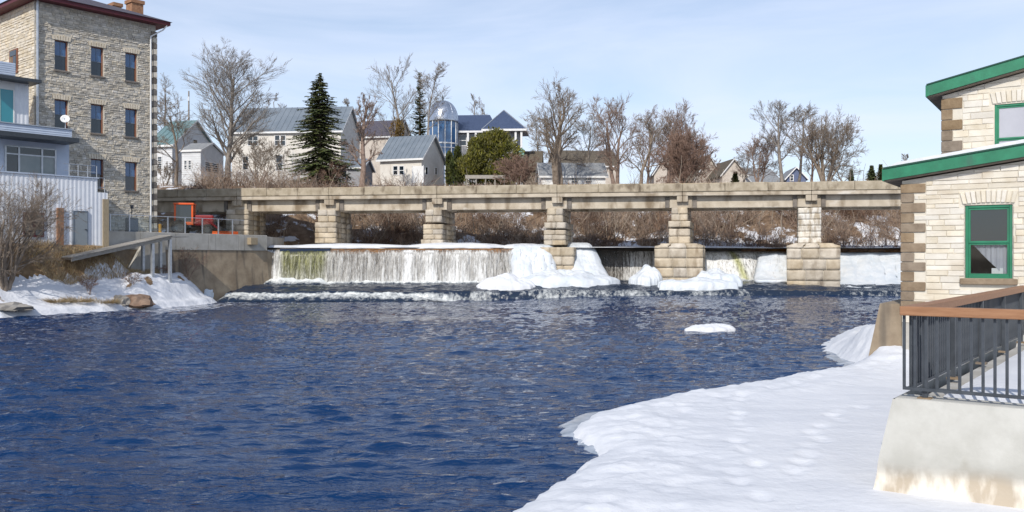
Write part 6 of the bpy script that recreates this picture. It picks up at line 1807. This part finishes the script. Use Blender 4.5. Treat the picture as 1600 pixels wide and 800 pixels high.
# big multi-stemmed bush on the left bank
lb = (X(8, 50.2), 50.2)
zl = float(left_z(np.array([lb[0]]), np.array([lb[1]]))[0])
bare_tree('riverside_bush', 'big tangled bare bush with leaning trunks at the left edge of the river', 8, 50.2, 268, 195, M_bark, 25, 0.17, stems=8, fan=0.62, lean=(0.0, 0), first=0.15, limbs=14, sub1=7, sub2=5, twigs=3, gnarl=0.2, up=0.15, cat='bush', zbase=zl - 0.3, rmin=0.007)
for px, Y, yt, wd, lab, sd_ in ((255, 60.6, 410, 40, 'thin red twiggy sapling beside the ramp posts', 31), (294, 62.5, 385, 60, 'straggly reddish shrub in the snow against the stained retaining wall', 32), (208, 56.6, 425, 50, 'sparse dry stems poking out of the snow below the ramp', 33), (140, 54.0, 425, 34, 'two thin dead stems in the shaded snow right of the big bush', 34)):
    zq = float(left_z(np.array([X(px, Y)]), np.array([Y]))[0])
    bare_tree('sapling', lab, px, Y, yt, wd, M_twig_red, sd_, 0.03, stems=5, fan=0.5, first=0.2, limbs=6, sub1=4, sub2=3, twigs=2, cat='shrub', zbase=zq - 0.1, rmin=0.007)

# ------------------------------------------------------------------ evergreens
def spruce(name, label, px, Y, y_top, w_px, seed, dens=1.0, m=M_needles, narrow=False, base_y=None):
    rnd = np.random.RandomState(seed)
    x0 = X(px, Y); g = gz(x0, Y) - 0.2
    H, W = Z(y_top, Y) - g, w_px * Y / FPX
    t = thing(name, label, 'tree', (x0, Y, g))
    link('trunk', mesh_np('trunk', *tubes([[0, 0, 0], [0, 0, H * .5]], [[0, 0, H * .5], [0, 0, H * .99]], [H * .018, H * .010], [H * .010, 0.02], 8)), M_bark, t)
    V, F_, o_ = [], [], 0
    BP0, BP1, BR0, BR1 = [], [], [], []
    z = H * 0.06
    while z < H * 0.985:
        f_ = z / H
        rad = 0.75 * W * (1 - f_) ** 0.78 * rnd.uniform(0.8, 1.1) * min(1.0, 0.62 + 2.2 * f_)
        nb = int((12 if not narrow else 11) * dens + 3 * rnd.rand())
        for b in range(nb):
            a = rnd.uniform(0, 2 * PI); L = max(0.18, rad * rnd.uniform(0.5, 1.2) * (1 + 0.12 * math.sin(3 * a + 9 * f_)))
            droop = -0.18 - 0.25 * (1 - f_) + (0.5 if narrow else 0.0)
            d = np.array([math.cos(a), math.sin(a), droop]); d /= np.linalg.norm(d)
            p0 = np.array([0, 0, z + rnd.uniform(-.14, .14)])
            n = 4; pts = [p0]
            for i in range(n):
                dd = d.copy(); dd[2] += 0.30 * (i / n) ** 1.5
                pts.append(pts[-1] + dd * L / n)
            for i in range(n):
                BP0.append(pts[i]); BP1.append(pts[i + 1]); BR0.append(0.02 * (1 - i / n) + .006); BR1.append(0.02 * (1 - (i + 1) / n) + .005)
            ns = max(5, int(L / 0.085))
            for k in range(ns):
                s = 0.12 + 0.88 * (k + rnd.rand()) / ns
                i = min(int(s * n), n - 1); p = pts[i] + (pts[i + 1] - pts[i]) * (s * n - i)
                sgn = -1 if k % 2 else 1
                sl_ = (0.34 * (1 - 0.55 * s) + 0.10) * rnd.uniform(0.7, 1.25) * min(1.1, 0.45 + L / 1.6)
                out = np.array([-math.sin(a) * sgn, math.cos(a) * sgn, 0]) * 0.8 + d * 0.7 + np.array([0, 0, rnd.uniform(-.35, .15)])
                out /= np.linalg.norm(out)
                w_ = np.cross(out, [0, 0, 1.0]); w_ = w_ / (np.linalg.norm(w_) + 1e-6) * sl_ * 0.30 + np.array([0, 0, rnd.uniform(-.04, .04)])
                q = p + out * sl_
                V += [p - w_ * .6, p + out * sl_ * .5 - w_, q, p + out * sl_ * .5 + w_]
                F_.append([o_, o_ + 1, o_ + 2, o_ + 3]); o_ += 4
        z += H * 0.021 * (1.25 - 0.5 * f_)
    v1, f1 = tubes(BP0, BP1, BR0, BR1, 3)
    link('branches', mesh_np('branches', v1, f1), M_bark, t)
    link('crown', mesh_np('crown', V, F_), m, t)
    return t
spruce('spruce_tree', 'large dark green spruce in front of the cream house', 499, 95, 113, 98, 41, dens=1.15)
spruce('spruce_tree', 'narrow dark spruce rising behind the white garage', 656, 122, 112, 34, 42, narrow=True)
spruce('spruce_tree', 'small spruce tip left of its pair beside the green eaves', 1362, 120, 259, 20, 43)
spruce('spruce_tree', 'small spruce tip right of its pair beside the green eaves', 1376, 121, 258, 14, 44, narrow=True)
spruce('spruce_tree', 'tiny dark conifer behind the fan-shaped bare tree', 1330, 124, 266, 12, 45)
spruce('spruce_tree', 'tiny olive conifer in front of the beige gable', 1149, 112, 270, 12, 46, m=M_cedar_dark, narrow=True)

def cedar(name, label, px, Y, y_top, w_px, seed, m, lobes=9, shape=1.0, n=9000):
    rnd = np.random.RandomState(seed)
    x0 = X(px, Y); g = gz(x0, Y) - 0.2
    H, W = Z(y_top, Y) - g, w_px * Y / FPX
    t = thing(name, label, 'bush', (x0, Y, g))
    st = MB()
    for i in range(5):
        a = rnd.uniform(0, 6.28); st.tube([(0.3 * math.cos(a), 0.3 * math.sin(a), 0), (W * .16 * math.cos(a), W * .16 * math.sin(a), H * .7)], [0.07, 0.02], 5)
    st.build('trunk', M_bark_red, t)
    C = []
    for i in range(lobes):
        f_ = rnd.uniform(0.12, 0.85)
        rr = W / 2 * (1 - abs(f_ - 0.42) ** 1.5 * 1.5) * 0.62 * rnd.rand() ** 0.5
        a = rnd.uniform(0, 2 * PI)
        C.append((rr * math.cos(a), rr * math.sin(a), f_ * H, W * rnd.uniform(0.20, 0.30), H * rnd.uniform(0.15, 0.24)))
    C.append((0, 0, H * .82, W * .18, H * .18)); C.append((0, 0, H * .35, W * .34, H * .33))
    C = np.array(C)
    k = rnd.randint(0, len(C), n); c = C[k]
    u = rnd.normal(0, 1, (n, 3)); u /= np.linalg.norm(u, axis=1, keepdims=True)
    rad = 0.72 + 0.34 * rnd.rand(n) ** 0.7 
    bump_ = 1 + 0.22 * np.sin(u[:, 0] * 7 + k) * np.sin(u[:, 1] * 6 + 2 * k) * np.sin(u[:, 2] * 8 + k)
    P = c[:, :3] + u * np.stack([c[:, 3], c[:, 3], c[:, 4]], 1) * (rad * bump_)[:, None]
    P[:, 2] = np.maximum(P[:, 2], 0.05)
    d = u * 0.7 + np.array([0, 0, 0.8]) + rnd.normal(0, .45, (n, 3)); d /= np.linalg.norm(d, axis=1, keepdims=True)
    w = np.cross(d, rnd.normal(0, 1, (n, 3))); w /= np.linalg.norm(w, axis=1, keepdims=True)
    L = rnd.uniform(0.14, 0.34, n)[:, None]; wd = L * rnd.uniform(0.18, 0.34, n)[:, None]
    V = np.stack([P - d * L * .3, P + d * L * .25 - w * wd, P + d * L, P + d * L * .25 + w * wd], 1).reshape(-1, 3)
    F_ = np.arange(n * 4).reshape(n, 4)
    link('crown', mesh_np('crown', V, F_), m, t)
    return t
cedar('cedar_bush', 'large rounded yellow-green cedar bush below the blue hipped roof', 778, 102, 203, 92, 51, M_cedar, 16, n=15000)
cedar('cedar_bush', 'smaller yellow-green cedar bush left of the large rounded one', 742, 101, 215, 54, 52, M_cedar, 8)
cedar('cedar_bush', 'narrow shaded cedar in the gap beside the garage gable end', 715, 103, 229, 24, 53, M_cedar_dark, 6, n=5000)
cedar('cedar_bush', 'dark low cedar close against the grey gable wall of the garage', 702, 106, 238, 16, 54, M_cedar_dark, 5, n=3500)
cedar('cedar_bush', 'tawny evergreen clump behind the garage roof', 625, 120, 186, 34, 55, mat('tawny_foliage', (0.14, 0.085, 0.03), (0.22, 0.15, 0.05), rough=0.85, scale=1, rand='island', randv=0.3), 7, n=5000)

# ------------------------------------------------------------------ brush covering the far bank
rs = np.random.RandomState(77)
n = 11500
bxp = rs.uniform(-31, 40, n); byp = 79.3 + 8.2 * rs.rand(n) ** 0.9 + TA * 0.3 * (-bxp)
cl = fbm(bxp * 0.42, byp * 0.42, 141, 3)
keepm = rs.rand(n) < sstep(0.40, 0.54, cl) * 0.93 + 0.07
bxp, byp, cl = bxp[keepm], byp[keepm], cl[keepm]
n = len(bxp)
bz = far_z(bxp, byp)
hgt = (0.7 + 1.9 * rs.rand(n) ** 1.5) * (0.5 + 0.9 * cl)
ang_ = rs.uniform(0, 2 * PI, n); tilt = rs.uniform(0.05, 0.9, n)
base = np.stack([bxp, byp, bz - 0.05], 1)
dir_ = np.stack([np.cos(ang_) * tilt, np.sin(ang_) * tilt - 0.15, np.ones(n)], 1); dir_ /= np.linalg.norm(dir_, axis=1, keepdims=True)
P0, P1, R0, R1 = [], [], [], []
cur = base; dcur = dir_
for k in range(3):
    dcur = dcur + rs.normal(0, 0.2, (n, 3)); dcur[:, 2] -= 0.08 * k; dcur /= np.linalg.norm(dcur, axis=1, keepdims=True)
    nxt = cur + dcur * (hgt / 3)[:, None]
    P0.append(cur); P1.append(nxt); R0.append(np.full(n, 0.024 - 0.006 * k)); R1.append(np.full(n, 0.018 - 0.006 * k + 0.004))
    for q in range(2):
        f_ = rs.rand(n)[:, None]; s0 = cur + (nxt - cur) * f_
        sd2 = dcur + rs.normal(0, 0.7, (n, 3)); sd2 /= np.linalg.norm(sd2, axis=1, keepdims=True)
        P0.append(s0); P1.append(s0 + sd2 * (hgt * rs.uniform(.18, .45, n))[:, None]); R0.append(np.full(n, 0.012)); R1.append(np.full(n, 0.008))
    cur = nxt
v, f_ = tubes(np.concatenate(P0), np.concatenate(P1), np.concatenate(R0), np.concatenate(R1), 3)
tag(link('brush', mesh_np('brush', v, f_), M_brush), 'dense brown leafless brush covering the far river bank', 'brush', kind='stuff')
n = 170
bxp = rs.uniform(-28, 38, n); byp = rs.uniform(79.5, 87, n); bz = far_z(bxp, byp)
P0, P1, R0, R1 = [], [], [], []
cur = np.stack([bxp, byp, bz - 0.1], 1); dcur = np.stack([rs.normal(0, .5, n), rs.normal(-.2, .25, n), np.ones(n)], 1); L_ = rs.uniform(1.8, 4.2, n)
for k in range(5):
    dcur = dcur / np.linalg.norm(dcur, axis=1, keepdims=True); nxt = cur + dcur * (L_ / 5)[:, None]
    P0.append(cur); P1.append(nxt); R0.append(np.full(n, .045 - .007 * k)); R1.append(np.full(n, .038 - .007 * k)); cur = nxt
    dcur = dcur + rs.normal(0, .16, (n, 3))
v, f_ = tubes(np.concatenate(P0), np.concatenate(P1), np.concatenate(R0), np.concatenate(R1), 4)
M_pale = mat('pale_dead_stems', (0.30, 0.24, 0.18), (0.46, 0.39, 0.31), rough=0.95, scale=0.8, coord='World')
tag(link('dead_stems', mesh_np('dead_stems', v, f_), M_pale), 'pale leaning dead stems among the far bank brush', 'stems', kind='stuff')
# low dry growth along the top of the bank behind the deck and under the annex
n = 5200
bxp = np.concatenate([rs.uniform(-40, 46, n)]); byp = rs.uniform(89, 97, n)
bz = far_z(bxp, byp)
h_ = rs.uniform(0.08, 0.42, n) * (0.4 + vnoise(bxp * .5, byp * .5, 7))
d_ = np.stack([rs.normal(0, .35, n), rs.normal(0, .35, n), np.ones(n)], 1)
v, f_ = tubes(np.stack([bxp, byp, bz - .03], 1), np.stack([bxp, byp, bz], 1) + d_ * h_[:, None], np.full(n, 0.016), np.full(n, 0.006), 3)
tag(link('dry_weeds', mesh_np('dry_weeds', v, f_), M_brush), 'low dry weeds along the top of the far bank', 'weeds', kind='stuff')
def tuft_field(name, label, n, xf, seed, hh, m):
    rs2 = np.random.RandomState(seed)
    x_, y_ = xf(rs2, n)
    z_ = left_z(x_, y_)
    d_ = np.stack([rs2.normal(0.1, .45, n), rs2.normal(-0.25, .35, n), np.ones(n) * .9], 1)
    h_ = rs2.uniform(*hh, n)
    v, f_ = tubes(np.stack([x_, y_, z_ - .03], 1), np.stack([x_, y_, z_], 1) + d_ * h_[:, None], np.full(n, 0.012), np.full(n, 0.005), 3)
    return tag(link(name, mesh_np(name, v, f_), m), label, 'grass', kind='stuff')
def slope_spots(r_, n):
    px = r_.uniform(40, 250, n); Y = np.interp(px, [0, 100, 170, 250], [51.5, 53.4, 56.0, 60.0]) + r_.uniform(0.0, 1.3, n)
    return (px - CX) / FPX * Y, Y
tuft_field('dry_grass', 'tawny dead grass on the slope below the annex', 4200, slope_spots, 151, (0.10, 0.38), M_drygrass)

# rocks and grass clumps half buried in the left snow bank
def bank_rock(label, px, Y, w, h_, seed, m):
    x_ = X(px, Y); z_ = float(left_z(np.array([x_]), np.array([Y]))[0])
    o = link('rock', lump_mesh(w / 2, w * 0.4, h_, seed, 0.35, 3, 2.0), m); o.location = (x_, Y, z_ - 0.05)
    for p_ in o.data.polygons: p_.use_smooth = False
    tag(o, label, 'rock')
bank_rock('large rusty brown rock at the centre of the left snow bank', 214, 55.0, 2.0, 0.62, 61, M_rock_red)
bank_rock('grey rock just left of the rusty rock on the snow bank', 190, 54.4, 1.1, 0.55, 62, M_rock)
bank_rock('low dark rock slab under the big riverside bush', 12, 48.4, 2.6, 0.35, 63, M_rock)
bank_rock('broken ice-capped boulder at the tip of the left snow bank', 322, 64.4, 1.0, 0.6, 64, M_ice)
def clump(label, px, Y, w, seed):
    r2 = np.random.RandomState(seed); n = 420
    x0 = X(px, Y); z0 = float(left_z(np.array([x0]), np.array([Y]))[0])
    a = r2.uniform(0, 6.28, n); rr = w / 2 * np.sqrt(r2.rand(n))
    b = np.stack([rr * np.cos(a), rr * np.sin(a) * .6, np.zeros(n)], 1)
    d_ = np.stack([np.cos(a) * .8, np.sin(a) * .8 - .3, np.full(n, .55)], 1) + r2.normal(0, .25, (n, 3))
    v, f_ = tubes(b, b + d_ * r2.uniform(.15, .42, n)[:, None], np.full(n, .013), np.full(n, .005), 3)
    o = link('grass_clump', mesh_np('grass_clump', v, f_), M_drygrass); o.location = (x0, Y, z0 - .02)
    tag(o, label, 'grass clump', 'dead grass clumps on the left snow bank')
clump('dead grass clump nearest the big riverside bush', 88, 51.6, 1.4, 71)
clump('middle of the three dead grass clumps on the snow bank', 122, 52.4, 1.5, 72)
clump('dead grass clump next to the rusty rock', 165, 53.4, 1.4, 73)
